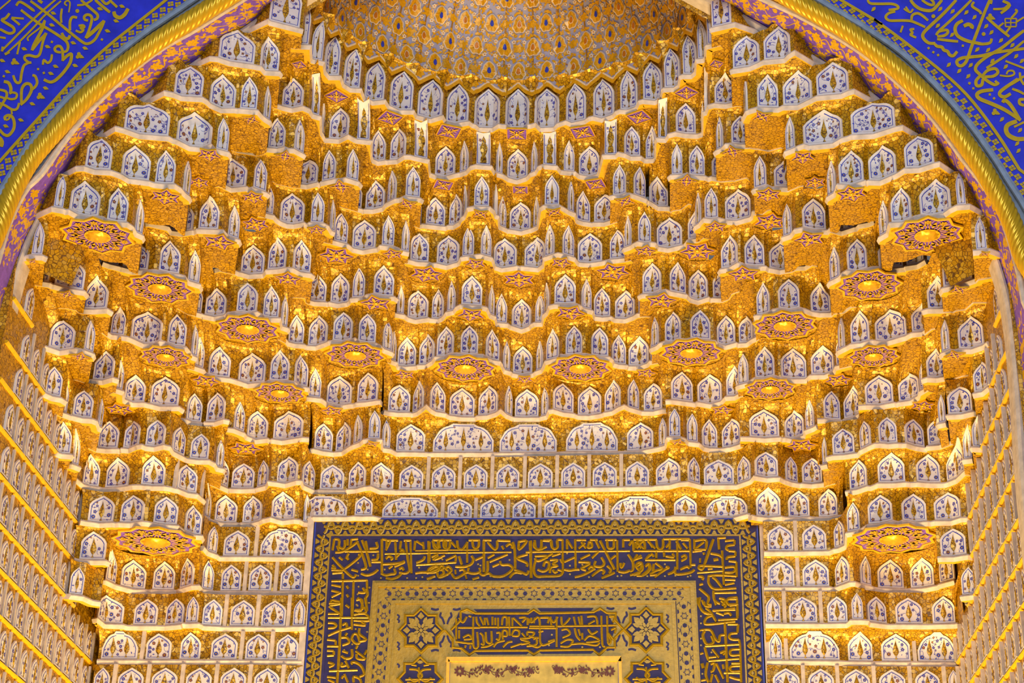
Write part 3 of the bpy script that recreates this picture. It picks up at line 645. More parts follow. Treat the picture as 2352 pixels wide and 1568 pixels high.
WALLX = 3.0
V, F = box((-3.2, 12.15, 3.6), (3.2, 12.35, 7.4)); wb = structure(mesh_obj('wall_back', V, F, M['mosaic']))
walls = {}
YEND = {-4: 11.88, -3: 11.88, -2: 11.88, 6: 9.78, 5: 10.25, 4: 10.64, 3: 11.2, 2: 11.25, 1: 11.35, 0: 11.88, -1: 11.88}
for side, sx in (('left', -1), ('right', 1)):
    V, F = box((min(sx * WALLX, sx * 3.25), 9.36, 3.6), (max(sx * WALLX, sx * 3.25), 12.35, 7.9))
    wl = structure(mesh_obj('wall_' + side, V, F, M['mosaic'])); walls[side] = wl
    rng = random.Random(31 if sx < 0 else 32)
    for k, ye in YEND.items():
        zk = ZT[k]; H = ZT[k + 1] - LH - zk if k != 4 else ZT[5] - LH - zk
        V = []; pr = [(0, 0.0), (-0.014, 0.0), (-0.019, -0.007), (-0.015, -0.014), (-0.009, -0.022), (0, -0.022)]
        for Y in (9.40, ye):
            for o, z in pr: V.append(Vector((sx * (WALLX + o), Y, zk + z)))
        q = len(pr); F = [(j, (j + 1) % q, q + (j + 1) % q, q + j) for j in range(q)] + [tuple(range(q)), tuple(range(q, 2 * q))]
        mesh_obj('ledge', V, F, [M['rim'], M['rim']], wl, loc=Vector((sx * WALLX, 9.4, zk)), fm=[1 if j == 4 else 0 for j in range(q)] + [0, 0])
        pitch = 0.205; n = int((ye - 9.44) / pitch); y0 = ye - n * pitch
        for i in range(n + 1):
            Y = y0 + i * pitch
            if i < n:
                P = [Vector((sx * (WALLX - 0.001), Y + 0.034 + 0.125 * j / 2, zk)) for j in range(3)]
                Z0 = [Vector((0, 0, 0))] * 3
                make_panel(wl, P, Z0, [0.9] * 3, H, HP.get(k, .185) if k < 6 else 0.2, 'P', rng)
            if k < 6 and 0 < i:
                V, F = box((min(sx * WALLX, sx * 2.975), Y - 0.010, zk), (max(sx * WALLX, sx * 2.985), Y + 0.010, zk + H))
                mesh_obj('divider', V, F, M['greycream'], wl, loc=Vector((sx * WALLX, Y, zk)))


# ------------------------------------------------------------------ the great arch
def smooth_curve(pts, n):
    """Catmull-Rom through pts, resampled"""
    out = []
    for i in range(len(pts) - 1):
        p0, p1, p2, p3 = pts[max(i - 1, 0)], pts[i], pts[i + 1], pts[min(i + 2, len(pts) - 1)]
        for j in range(8):
            t = j / 8; out.append(0.5 * ((2 * p1) + (p2 - p0) * t + (2 * p0 - 5 * p1 + 4 * p2 - p3) * t * t + (3 * p1 - p0 - 3 * p2 + p3) * t ** 3))
    out.append(pts[-1])
    L = [0]
    for a, b in zip(out, out[1:]): L.append(L[-1] + (b - a).length)
    res = []; k = 0
    for i in range(n):
        d = L[-1] * i / (n - 1)
        while k < len(L) - 2 and L[k + 1] < d: k += 1
        t = (d - L[k]) / max(L[k + 1] - L[k], 1e-9); res.append(out[k].lerp(out[k + 1], t))
    return res


def arch_curve(left, right, Y, zbot=4.2, n=120):
    """left / right: photograph pixels bottom to top; gives both halves bottom to apex on the plane Y"""
    Lp = [onY(x, y, Y) for x, y in left]; Rp = [onY(x, y, Y) for x, y in right]
    # the two straight upper limbs run on until they meet
    a, b = Lp[-2], Lp[-1]; c, d = Rp[-2], Rp[-1]
    sl = (b.z - a.z) / (b.x - a.x); sr = (d.z - c.z) / (d.x - c.x)
    x = (d.z - b.z + sl * b.x - sr * d.x) / (sl - sr); ap = Vector((x, Y, b.z + sl * (x - b.x)))
    Lp = [Vector((Lp[0].x, Y, zbot))] + [Vector((Lp[0].x, Y, zbot + (Lp[0].z - zbot) * .5))] + Lp + [ap]
    Rp = [Vector((Rp[0].x, Y, zbot))] + [Vector((Rp[0].x, Y, zbot + (Rp[0].z - zbot) * .5))] + Rp + [ap]
    return smooth_curve(Lp, n), smooth_curve(Rp, n)


YF = 9.0
INNER = ([(8, 800), (28, 706), (48, 630), (76, 553), (117, 476), (170, 400), (204, 357), (258, 306), (321, 255), (393, 204), (467, 153), (541, 102), (600, 61), (646, 29), (693, 0)],
         [(2349, 1200), (2336, 1055), (2328, 927), (2318, 800), (2306, 706), (2288, 630), (2259, 553), (2219, 476), (2170, 400), (2071, 298), (1969, 212), (1854, 143), (1752, 82), (1670, 36), (1588, -8)])
STRIP = ([(-8, 800), (8, 706), (31, 630), (59, 553), (99, 476), (150, 400), (186, 350), (240, 297), (302, 244), (373, 193), (448, 142), (520, 92), (580, 51), (640, 10), (655, 0)],
         [(2368, 1200), (2356, 1055), (2348, 927), (2336, 800), (2324, 706), (2305, 630), (2277, 553), (2237, 476), (2188, 395), (2090, 291), (1988, 203), (1872, 131), (1770, 70), (1690, 25), (1631, -6)])
BANDO = ([(-40, 700), (-8, 610), (22, 510), (60, 436), (95, 401), (154, 317), (213, 248), (284, 180), (366, 116), (450, 68), (545, 8)],
         [(2372, 760), (2354, 701), (2341, 630), (2320, 553), (2291, 476), (2250, 413), (2214, 368), (2138, 267), (2061, 189), (1985, 126), (1908, 77), (1831, 35), (1755, 0)])
ROPE = ([(-46, 632), (-21, 562), (-1, 513), (20, 458), (45, 407), (76, 359), (134, 292), (199, 222), (276, 158), (352, 101), (429, 52), (507, 3)],
        [(2390, 690), (2351, 590), (2331, 527), (2308, 476), (2277, 420), (2237, 357), (2160, 255), (2084, 179), (2007, 115), (1931, 61), (1836, 8)])
GREY = ([(-40, 520), (-10, 460), (28, 398), (77, 321), (153, 230), (230, 158), (332, 77), (439, 4)],
        [(2400, 570), (2372, 510), (2346, 462), (2313, 411), (2288, 370), (2224, 281), (2147, 194), (2071, 122), (1982, 61), (1895, 9)])
LINE = ([(-40, 425), (0, 372), (102, 258), (179, 173), (255, 102), (378, 4)],
        [(2380, 445), (2346, 398), (2288, 306), (2211, 209), (2109, 122), (2007, 46), (1936, 4)])


def loft(A, B): # faces between two point rows
    n = len(A); return A + B, [(i, i + 1, n + i + 1, n + i) for i in range(n - 1)]


def tube(path, prof, closed=True):
    """sweep a profile (offset in plane normal, offset towards the viewer) along a path lying in a plane of constant Y"""
    V = []; n = len(path); q = len(prof)
    for i, p in enumerate(path):
        t = (path[min(i + 1, n - 1)] - path[max(i - 1, 0)]).normalized(); nn = Vector((-t.z, 0, t.x))
        for a, b in prof: V.append(p + nn * a + Vector((0, -b, 0)))
    F = []
    for i in range(n - 1):
        for j in range(q if closed else q - 1): F.append((i * q + j, i * q + (j + 1) % q, (i + 1) * q + (j + 1) % q, (i + 1) * q + j))
    return V, F


inn, stp = arch_curve(*INNER, 9.42), arch_curve(*STRIP, 9.40)
bnd, rop, gry, lin = arch_curve(*BANDO, 9.10), arch_curve(*ROPE, YF + 0.03), arch_curve(*GREY, YF), arch_curve(*LINE, YF)
arch = thing('arch_band', Vector((0, 9.25, 4.2)), 'violet and gold painted band lining the great pointed arch', 'arch')
for h in (0, 1):
    sg = 1 if h == 0 else -1
    # inner cream strip, a rounded fillet
    V = []; F = []; A, B = inn[h], stp[h]; n = len(A)
    rows = [A, [a.lerp(b, 0.12) + Vector((0, -0.022, 0)) for a, b in zip(A, B)], [a.lerp(b, 0.5) + Vector((0, -0.035, 0)) for a, b in zip(A, B)], [a.lerp(b, 0.88) + Vector((0, -0.022, 0)) for a, b in zip(A, B)], B, [a + Vector((0, 0.10, 0)) for a in A]]
    for r in rows: V += r
    for r, s in ((0, 1), (1, 2), (2, 3), (3, 4), (5, 0)): F += [(r * n + i, r * n + i + 1, s * n + i + 1, s * n + i) for i in range(n - 1)]
    mesh_obj('fillet', V, F, M['greycream'], arch, loc=A[n // 2])
    # painted band, slightly dished
    A, B = stp[h], bnd[h]; V = []; F = []; rows = 6
    def bandpt(i, t, o=0.0):
        i0 = int(i); f = min(max(i - i0, 0), 1); i1 = min(i0 + 1, n - 1)
        p = A[i0].lerp(A[i1], f).lerp(B[i0].lerp(B[i1], f), t)
        return p + Vector((0, -o * 1.0, -o * 0.3)) + Vector((sg * 0.0, 0.03 * math.sin(math.pi * t), 0))
    for r in range(rows + 1): V += [bandpt(i, r / rows) for i in range(n)]
    F = [(r * n + i, r * n + i + 1, (r + 1) * n + i + 1, (r + 1) * n + i) for r in range(rows) for i in range(n - 1)]
    bo = mesh_obj('violet_band', V, F, M['purple'], arch, loc=A[n // 2])
    rng = random.Random(5 + h); mb = MB()
    Ltot = sum((A[i + 1] - A[i]).length for i in range(n - 1)); Wd = 0.27; sc = (n - 1) / Ltot
    def put(poly, s0, t0):
        pts = []
        for x, y in poly:
            i = (s0 + x) * sc; t = t0 + y / Wd
            if not (0 <= i <= n - 1 and 0.01 < t < 0.99): return
            pts.append(bandpt(i, t, 0.004))
        mb.add(pts, [tuple(range(len(pts)))], 0)
    step = 0.145; s = 0.0; k = 0
    def palmette(s, t, a, r):
        for j, (da, L, w) in enumerate(((0, 1, .5), (.75, .82, .42), (-.75, .82, .42), (1.6, .62, .36), (-1.6, .62, .36), (2.5, .5, .3), (-2.5, .5, .3))):
            put(petal(0, 0, a + da, r * L, r * w), s, t)
    while s < Ltot:
        for t0, ph in ((0.27, 0), (0.73, 0.5)):
            ss_ = s + ph * step
            palmette(ss_, t0, (1.2 if k % 2 else -1.9) + rng.uniform(-.4, .4), 0.055)
            x = [(-0.02 + 0.0125 * j, 0.028 * math.sin(j * 0.55 + k)) for j in range(13)]
            for q in stroke(x, 0.009, 0.006): put(q, ss_, t0 + (0.06 if t0 < .5 else -0.06))
            for j in range(7):
                a = rng.uniform(0, 6.28); put(petal(rng.uniform(-.06, .06), rng.uniform(-.05, .05), a, 0.034, 0.017), ss_ + step * .5, t0)
            put(disc(step * .55, (.04 if k % 2 else -.04), 0.013, 6), ss_, t0)
        for t0 in (0.06, 0.5, 0.94):
            for j in range(3): put(petal(j * .045, rng.uniform(-.008, .008), rng.uniform(-.9, .9) + (3.1 if j % 2 else 0), 0.04, 0.02), s, t0)
        palmette(s + step * .25, 0.5, rng.uniform(0, 6.28), 0.036)
        s += step; k += 1
    mb.build('arabesque', [M['goldpaint']], bo, loc=A[n // 2])
    # second cream fillet and the return up to the rope
    V, F = tube(bnd[h], [(0.02, 0.0), (0.016, 0.02), (0.0, 0.028), (-0.016, 0.02), (-0.02, 0.0)], False)
    mesh_obj('fillet', V, F, M['greycream'], arch, loc=bnd[h][n // 2])
    ret = [[p + Vector((0, 0.012, 0)) for p in bnd[h]], gry[h]]
    V, F = loft(*ret); mesh_obj('rope_bed', V, F, M['bluegrey'], arch, loc=bnd[h][n // 2])
    pr = [(0.021, 0.0), (0.018, 0.014), (0.0, 0.020), (-0.018, 0.014), (-0.021, 0.0)]
    V, F = tube(gry[h], pr, False); mesh_obj('blue_grey_fillet', V, F, M['bluegrey'], arch, loc=gry[h][n // 2])

# twisted rope
rope = thing('rope_moulding', Vector((0, YF, 4.2)), 'gold twisted rope moulding following the great arch', 'moulding')
for h in (0, 1):
    P = smooth_curve(rop[h], 1000); n = len(P); q = 54; V = []; F = []; acc = 0.0
    for i, p in enumerate(P):
        t = (P[min(i + 1, n - 1)] - P[max(i - 1, 0)]).normalized(); nn = Vector((-t.z, 0, t.x)); bb = Vector((0, -1, 0))
        if i: acc += (p - P[i - 1]).length
        ph = acc / 0.37 * 2 * math.pi * (-1 if h == 0 else 1)
        for j in range(q):
            a = 2 * math.pi * j / q; lob = abs(math.cos(4.5 * (a - ph)))
            r = 0.060 * (0.80 + 0.20 * lob ** 0.55)
            V.append(p + nn * (r * math.cos(a)) + bb * (r * math.sin(a)))
    for i in range(n - 1):
        for j in range(q): F.append((i * q + j, i * q + (j + 1) % q, (i + 1) * q + (j + 1) % q, (i + 1) * q + j))
    mesh_obj('rope_half', V, F, M['ropegold'], rope, smooth=True, loc=P[n // 2])

# front wall pierced by the arch
mb = MB()
for h in (0, 1):
    A = gry[h]; xs = -5.5 if h == 0 else 5.5
    mb.add(*loft(A, [Vector((xs, YF, a.z)) for a in A]))
ap = gry[0][-1]; V, F = box((-5.5, YF, ap.z), (5.5, YF + 0.3, 11.5)); mb.add(V, F)
wf = structure(mb.build('wall_front', [M['lapis']]))
# gold rule and the chequer of little gold squares
for h in (0, 1):
    V, F = tube(lin[h], [(0.010, 0.002), (0.010, 0.006), (-0.010, 0.006), (-0.010, 0.002)])
    mesh_obj('gold_rule', V, F, M['walltext'], wf, loc=lin[h][60])
    mid = smooth_curve([a.lerp(b, 0.465) for a, b in zip(gry[h], lin[h])], 900)
    mb = MB(); acc = 0; nxt = 2.2; row = 0
    for i in range(1, len(mid)):
        acc += (mid[i] - mid[i - 1]).length
        if acc < nxt: continue
        if acc > 5.4: break
        nxt = acc + 0.0275; row += 1
        t = (mid[i] - mid[i - 1]).normalized(); nn = Vector((-t.z, 0, t.x))
        c = mid[i] + nn * (0.018 if row % 2 else -0.018)
        a = math.atan2(t.z, t.x); a = a * 0.25; e1 = Vector((math.cos(a), 0, math.sin(a))); e2 = Vector((-math.sin(a), 0, math.cos(a)))
        V = []; F = []
        for u in (-1, 1):
            for v in (-1, 1):
                k = len(V); g = 0.0094
                for du, dv in ((-.86, -.86), (.86, -.86), (.86, .86), (-.86, .86)):
                    V.append(c + e1 * (g * (u + du)) + e2 * (g * (v + dv)) + Vector((0, -0.004, 0)))
                F.append((k, k + 1, k + 2, k + 3))
        mesh_obj('gold_square', V, F, M['walltext'], wf, loc=c)

# ------------------------------------------------------------------ painted half dome
DC = Vector((-0.02, 9.10, ZT[13] + 0.262)); DH = 1.55
ringp = [onZ(x, y, ZT[13]) for x, y in RUNS[13][1]['pts']]
ang = sorted((math.atan2(p.y - DC.y, p.x - DC.x), (Vector((p.x, p.y, 0)) - Vector((DC.x, DC.y, 0))).length) for p in ringp)
def ring_r(f):
    if f <= ang[0][0]: return ang[0][1]
    for a, b in zip(ang, ang[1:]):
        if f <= b[0]: return a[1] + (b[1] - a[1]) * (f - a[0]) / max(b[0] - a[0], 1e-6)
    return ang[-1][1]
bays = sorted(math.atan2(sum(onZ(x, y, ZT[13]).y for x, y in p) / len(p) - DC.y, sum(onZ(x, y, ZT[13]).x for x, y in p) / len(p) - DC.x) for p, k in RUNS[13][1]['panels'])
def bayc(u):        # running bay number -> angle
    i = int(math.floor(u)); f = u - i
    if i < 0: return bays[0] + u * (bays[1] - bays[0])
    if i >= len(bays) - 1: return bays[-1] + (u - len(bays) + 1) * (bays[-1] - bays[-2])
    return bays[i] + f * (bays[i + 1] - bays[i])
def domept(u, t, o=0.0):
    f = bayc(u); sm = (ring_r(f - 0.16) + ring_r(f - 0.08) + ring_r(f) + ring_r(f + 0.08) + ring_r(f + 0.16)) / 5
    r = (sm - 0.040) * (math.cos(t) * 0.995 + 0.005) - o
    return Vector((DC.x + r * math.cos(f), DC.y + r * math.sin(f), DC.z + DH * math.sin(t) - o * 0.4))
nb = len(bays)
dome = thing('half_dome', DC, 'lilac grey half dome painted with gold flower medallions and scrolls', 'dome')
U0, U1 = -0.9, nb - 0.1; nu = nb * 8; nt = 26
edge = lambda u: 0.056 * (1 - 2 * abs(((u + 0.5) % 1) - 0.5))
V = []; F = []
for i in range(nu + 1):
    u = U0 + (U1 - U0) * i / nu
    for j in range(nt + 1): V.append(domept(u, max(edge(u), 0) + (1.5 - edge(u)) * j / nt))
F = [(i * (nt + 1) + j, (i + 1) * (nt + 1) + j, (i + 1) * (nt + 1) + j + 1, i * (nt + 1) + j + 1) for i in range(nu) for j in range(nt)]
mesh_obj('dome_shell', V, F, M['dome'], dome, loc=DC, smooth=True)
for lo, hi, mm, nm in ((0.0, 0.010, 'blossom', 'zigzag_edging'), (-0.022, 0.0, 'domegold', 'gilded_edging')):
    A = [domept(U0 + (U1 - U0) * i / (nb * 16), edge(U0 + (U1 - U0) * i / (nb * 16)) + lo, 0.004) for i in range(nb * 16 + 1)]
    B = [domept(U0 + (U1 - U0) * i / (nb * 16), edge(U0 + (U1 - U0) * i / (nb * 16)) + hi, 0.004) for i in range(nb * 16 + 1)]
    V, F = loft(A, B); mesh_obj(nm, V, F, M[mm], dome, loc=DC)
rng = random.Random(77)
scroll = MB()
BW = 0.235          # metres per bay at the springing
def dp(u0, t0, x, y, o): return domept(u0 + x / (BW * max(math.cos(t0), .2)), t0 + y / DH, o)
def sput(u0, t0, poly, m, o=0.004):
    pts = [dp(u0, t0, x, y, o) for x, y in poly]
    scroll.add(pts, [tuple(range(len(pts)))], m)
DT = 0.118
for row in range(9):
    t0 = 0.118 + DT * row; s = max(math.cos(t0) ** 1.5, .2)
    for b in range(-1, nb + 1):
        u = b + (0.5 if row % 2 else 0.0)
        if not (U0 + .1 < u < U1 - .1): continue
        blue = (row % 2 == 0) == (b % 2 == 0)
        c = domept(u, t0, 0.006)
        def lobed(w, h, o, sc_=0.08):
            out = []
            for i in range(28):
                a = 2 * math.pi * i / 28; q = 1 + sc_ * math.cos(7 * a)
                yy = math.cos(a); xx = math.sin(a) * (1 - 0.18 * yy)
                out.append(dp(u, t0, w * s * xx * q, h * (0.55 + .45 * s) * (yy * q if yy < 0 else yy * (1 + .15 * yy)), o))
            return out
        mb = MB(); W_, H_ = 0.060, 0.068
        for w, h, o, m in ((W_, H_, 0.006, 0), (W_ * .84, H_ * .87, 0.009, 1), (W_ * .38, H_ * .44, 0.012, 0 if not blue else 4), (W_ * .28, H_ * .34, 0.015, 3 if blue else 2)):
            pts = lobed(w, h, o); mb.add(pts + [domept(u, t0, o)], [(i, (i + 1) % 28, 28) for i in range(28)], m)
        for i in range(8):
            a = 2 * math.pi * i / 8
            for q in stroke([(W_ * .5 * s * math.sin(a), H_ * .5 * math.cos(a)), (W_ * .84 * s * math.sin(a), H_ * .84 * math.cos(a))], 0.0022):
                mb.add([dp(u, t0, x, y, 0.0105) for x, y in q], [(0, 1, 2, 3)], 2)
        mb.build('medallion', [M['blossom'], M['domegold'], M['orange'], M['blue'], M['rim']], dome, loc=c)
        # scrolling leaves round it
        for i in range(16):
            a = 2 * math.pi * i / 16 + rng.uniform(-.2, .2); r = 0.078 * s
            sput(u, t0, petal(r * math.cos(a), r * 1.15 * math.sin(a), a + rng.choice((-1.2, 1.2)), 0.038 * s, 0.022 * s), 0)
        for sg in (-1, 1):
            for q in stroke([(sg * s * (0.03 + 0.012 * j + .012 * math.sin(j)), -0.075 + 0.02 * j) for j in range(8)], 0.008, 0.005): sput(u, t0, q, 0)
            for sy in (-1, 1):
                x, y = sg * 0.075 * s, sy * 0.055
                for i in range(5): sput(u, t0, petal(x, y, i * 1.257 + .3, 0.020 * s, 0.016 * s), 1, 0.0055)
                sput(u, t0, disc(x, y, 0.0055 * s, 6), 2, 0.0065)
        for i in range(7):
            a = 2 * math.pi * i / 7; sput(u + .5, t0, petal(0, 0, a, 0.040 * s, 0.028 * s), 0)
        for i in range(20):
            x, y = rng.uniform(-.12, .12) * s, rng.uniform(-.10, .10)
            if abs(x) < .05 * s and abs(y) < .066: continue
            sput(u, t0, petal(x, y, rng.uniform(0, 6.28), 0.030 * s, 0.016 * s), 0)
            sput(u, t0, disc(x * .9, y * 1.05, 0.007 * s, 5), 2 if i % 4 == 0 else 0)
for b in range(-1, nb):
    for i in range(7):
        a = 2 * math.pi * i / 7 + 1.57; sput(b + .5, 0.048, petal(0, 0, a, 0.048, 0.034), 0)
    for i in range(14):
        x, y = rng.uniform(-.11, .11), rng.uniform(-.01, .07)
        sput(b + .5, 0.04, petal(x, y + abs(x) * .5, rng.uniform(0, 6.28), 0.034, 0.018), 0)
    for sg in (-1, 1):
        for i in range(5): sput(b + .5, 0.085, petal(sg * .045, 0, i * 1.257, 0.022, 0.017), 1, 0.0055)
scroll.build('painted_scrollwork', [M['domegold'], M['blossom'], M['orange']], dome, loc=DC)
for b in range(-1, nb):
    A = [domept(b + .5 - 0.035, 0.10 + 1.1 * j / 30, 0.003) for j in range(31)]; B = [domept(b + .5 + 0.035, 0.10 + 1.1 * j / 30, 0.003) for j in range(31)]
    V, F = loft(A, B); mesh_obj('rib', V, F, M['domerib'], dome, loc=A[0])

# gilded wall behind the wings, closing the niche up to the arch
mb = MB()
for h, sg in ((0, 1), (1, -1)):
    A = []; B = []; c = inn[h]
    for i in range(0, len(c)):
        t = (c[min(i + 1, len(c) - 1)] - c[max(i - 1, 0)]).normalized(); nn = Vector((t.z * sg, 0, -t.x * sg))
        if nn.x * sg < 0: nn = -nn
        if c[i].z < 6.75: continue
        A.append(c[i] - nn * 0.12 + Vector((0, 0.06, 0))); B.append(c[i] + nn * (0.20 if c[i].z < 8.5 else 0.03) + Vector((0, 0.30 if c[i].z < 8.5 else 0.1, 0)))
    mb.add(*loft(A, B))
mb.build('mosaic_return', [M['mosaic']], arch, loc=Vector((0, 9.6, 8)))
# ------------------------------------------------------------------ lettering, drawn stroke by stroke
CROP = dict(S1=(0, 0), S2=(0, 140), S4=(1960, 0), S5=(2058, 0), S6=(2058, 170), T1=(735, 1220), T2=(980, 1220), T3=(1215, 1220), T4=(1455, 1220),
            N5=(690, 1372), N6=(980, 1372), N7=(1215, 1372), N8=(1470, 1372))
KS = 1344 / 294.0


def cat2(pts, sub=4):
    if len(pts) < 3: return pts
    out = []
    for i in range(len(pts) - 1):
        p0, p1, p2, p3 = pts[max(i - 1, 0)], pts[i], pts[i + 1], pts[min(i + 2, len(pts) - 1)]
        for j in range(sub):
            t = j / sub
            out.append(tuple(0.5 * (2 * b + (c - a) * t + (2 * a - 5 * b + 4 * c - d) * t * t + (3 * b - a - 3 * c + d) * t ** 3) for a, b, c, d in zip(p0, p1, p2, p3)))
    out.append(pts[-1]); return out


M['text'] = plain('raised_gilding', (0.37, 0.235, 0.004), 0.36, 0.15, var=0.16, scale=45, bump=0.15)


class Writing:
    """ribbons and dots laid on the plane Y, with a raised spine"""
    def __init__(s, Y, edge, ridge): s.Y, s.e, s.r, s.mb = Y, edge, ridge, MB()
    def ribbon(s, pts, w, taper=0.88, smooth=True, m=0):
        p = cat2(pts) if smooth else pts
        n = len(p); V = []; F = []
        for i, (x, y) in enumerate(p):
            a, b = p[max(i - 1, 0)], p[min(i + 1, n - 1)]
            dx, dy = b[0] - a[0], b[1] - a[1]; d = math.hypot(dx, dy) or 1
            k = w / 2 * (taper + (1 - taper) * min(1, 4 * min(i, n - 1 - i) / max(n - 1, 1)))
            if 0 < i < n - 1 and not smooth:
                v1 = (p[i][0] - a[0], p[i][1] - a[1]); v2 = (b[0] - p[i][0], b[1] - p[i][1])
                c = (v1[0] * v2[0] + v1[1] * v2[1]) / ((math.hypot(*v1) * math.hypot(*v2)) or 1); k /= max(math.sqrt((1 + c) / 2), 0.5)
            ox, oy = -dy / d * k, dx / d * k
            V += [onY(x + ox, y + oy, s.Y), onY(x + ox, y + oy, s.Y - s.e), onY(x, y, s.Y - s.r), onY(x - ox, y - oy, s.Y - s.e), onY(x - ox, y - oy, s.Y)]
        for i in range(n - 1):
            for j in range(4): F.append((i * 5 + j, i * 5 + j + 1, i * 5 + j + 6, i * 5 + j + 5))
        F += [(0, 1, 2, 3, 4), tuple(reversed(range((n - 1) * 5, n * 5)))]
        s.mb.add(V, F, m)
    def poly(s, pts, m=0, h=None):
        h = (s.e if h is None else h) + (len(s.mb.F) % 23) * 0.00004
        n = len(pts); V = [onY(x, y, s.Y - h) for x, y in pts] + [onY(x, y, s.Y) for x, y in pts]
        s.mb.add(V, [tuple(range(n))] + [(i, (i + 1) % n, n + (i + 1) % n, n + i) for i in range(n)], m)
    def spec(s, crop, w, txt):
        ox, oy = CROP[crop]
        for st in txt.split(';'):
            st = st.strip()
            if not st: continue
            ww = w; tk = st.split(); kind = None
            if tk[0][0] == 'w': ww = float(tk[0][1:]); tk = tk[1:]
            elif tk[0] in ('L', 'Q', 'D', 'T'): kind = tk[0]; tk = tk[1:]
            pts = [(ox + float(a) / KS, oy + float(b) / KS) for a, b in (t.split(',') for t in tk)]
            if kind is None: s.ribbon(pts, ww / KS)
            else:
                for i, (x, y) in enumerate(pts):
                    if kind == 'Q':
                        q = 3.6 * (1 if s.Y < 10 else .75); a = (x * 7 + y * 3) % 1.5
                        s.poly([(x + q * math.cos(a + j * math.pi / 2), y + q * math.sin(a + j * math.pi / 2)) for j in range(4)])
                    elif kind == 'D': s.poly(disc(x, y, 4.6, 10))
                    elif kind == 'T':
                        for j in range(3): s.poly(disc(x + 4.2 * math.cos(j * 2.1 + .4), y + 4.2 * math.sin(j * 2.1 + .4), 4.4, 9))
                        s.poly(petal(x, y, 0.4, 13, 6))
                    else:
                        a = 0.35 if x < 1200 else 2.3
                        s.poly([(x + 7.5 * math.cos(a + 3.14), y + 7.5 * math.sin(a + 3.14)), (x + 5 * math.cos(a + 4.1), y + 5 * math.sin(a + 4.1)), (x + 4 * math.cos(a - 1.1), y + 4 * math.sin(a - 1.1)), (x + 7.5 * math.cos(a), y + 7.5 * math.sin(a)), (x + 4 * math.cos(a + 1.9), y + 4 * math.sin(a + 1.9))])


wl = Writing(YF, 0.004, 0.0045)
wl.spec('S1', 29, """320,10 480,130 620,245 760,360 850,430 900,458 950,450 1000,410 1040,340 1075,270 1095,215; w40 1095,220 980,330 900,395; 925,215 890,205 885,175 910,155 945,160 965,190 955,250 930,330 898,400;
850,0 930,70 1000,130 1025,160 1020,195 985,210; 220,105 330,190 430,260 540,325 640,390 700,440 715,490 700,535 660,545; 640,550 590,540 575,510 600,485 635,490 655,530 660,600 657,640; w33 655,635 700,590 745,565 750,600 735,660 690,730 630,800 570,850 520,860 460,835;
w22 20,530 130,420 300,250 440,120 590,-10; w20 60,565 200,440 360,280 470,160 640,10; w18 470,210 420,290 330,360 290,400 300,430; w32 470,215 440,310 360,460 335,530; w34 337,525 400,440 470,370 485,345; 483,350 450,440 420,560 380,595 310,580 265,590 260,620 300,655 330,655; 300,660 250,690 225,780 215,850 190,870 160,850 138,790;
w24 650,90 640,170 645,240; 810,185 760,180 735,230 735,320; w32 735,370 715,405 675,395 648,345; w26 795,320 845,338 875,312 845,295 885,285 870,265 825,270; w26 450,680 460,630 500,660 535,630 545,570; w17 705,60 680,40 690,15 720,10 735,40 722,130; w30 100,140 60,190 20,210 80,250 140,290 145,335 90,350 0,305; w24 120,190 190,245 205,265; w24 120,185 250,195; w28 170,60 215,20 340,100 350,120; w24 0,390 60,400; w24 210,440 180,570; w30 1000,0 1080,70 1155,130; 1060,-10 1110,40 1150,20; w30 1150,0 1230,75; w22 970,0 890,45 810,55; w40 1345,90 1310,150 1260,185 1210,165 1195,120; w34 400,0 445,30; w20 -5,98 110,0; w30 30,490 20,540; w30 100,545 50,570;
L 560,140 545,265 770,452 895,508 500,492 255,515 585,698 535,773 790,690 1130,327 1220,222 1050,95 1282,68 80,755 25,638; Q 545,440 400,725 460,765 1070,415 40,800; D 812,115; T 150,650 830,585""")
wl.spec('S2', 28, """w34 40,215 90,230 115,290 105,340; w24 100,345 130,330 175,345 165,390 110,400 60,380; w28 -5,300 60,320 70,370 30,440 -5,505; w24 -5,375 30,385 60,400; w26 -5,440 60,470 130,510 180,500 200,440; w32 225,440 228,300 270,240 320,250 330,310 280,400 215,460; w28 320,310 370,270 390,220 370,160 340,150; w22 125,560 120,510; w32 60,620 50,590 90,570 130,590 150,650 140,720 90,780 40,770 -5,720; w20 60,622 90,610 100,588; w44 -10,800 20,850 10,900; L 340,452 480,287 220,622 62,685; T 420,370""")
wl.spec('S4', 28, """150,0 180,35 280,40 400,40 460,60 465,90 370,105; 440,120 370,140 340,180 380,215 500,215 600,220 680,250 755,285; 610,210 620,160 670,140 720,160 785,215; w34 600,0 650,60 720,100 820,110 880,60 930,0; 720,0 790,45 840,50 840,20 810,-10; w34 1080,0 950,140 800,280 735,350 735,400 790,450 860,455; w34 855,462 880,485 930,495 950,525 990,540 1010,575 1050,585 1090,540; 1240,0 1100,140 960,270 900,320; w30 870,370 900,330 980,315 990,345 950,375 880,382; w28 880,410 1000,425 1100,435; w36 1150,215 1090,250 1068,310 1100,380 1200,430 1344,460; w22 530,90 560,110 600,128 628,95; w20 550,70 585,120; w24 520,270 495,340; w26 640,305 600,310 622,345 600,365 660,395; w40 1160,275 1205,255 1245,275 1240,300; Q 790,505 840,548 890,578 1150,480 1220,875; L 910,95 1040,120 1185,130 1270,180 885,270 1035,365 1000,680 1110,745 1230,685 1300,520 1205,800 210,95; D 840,170""")
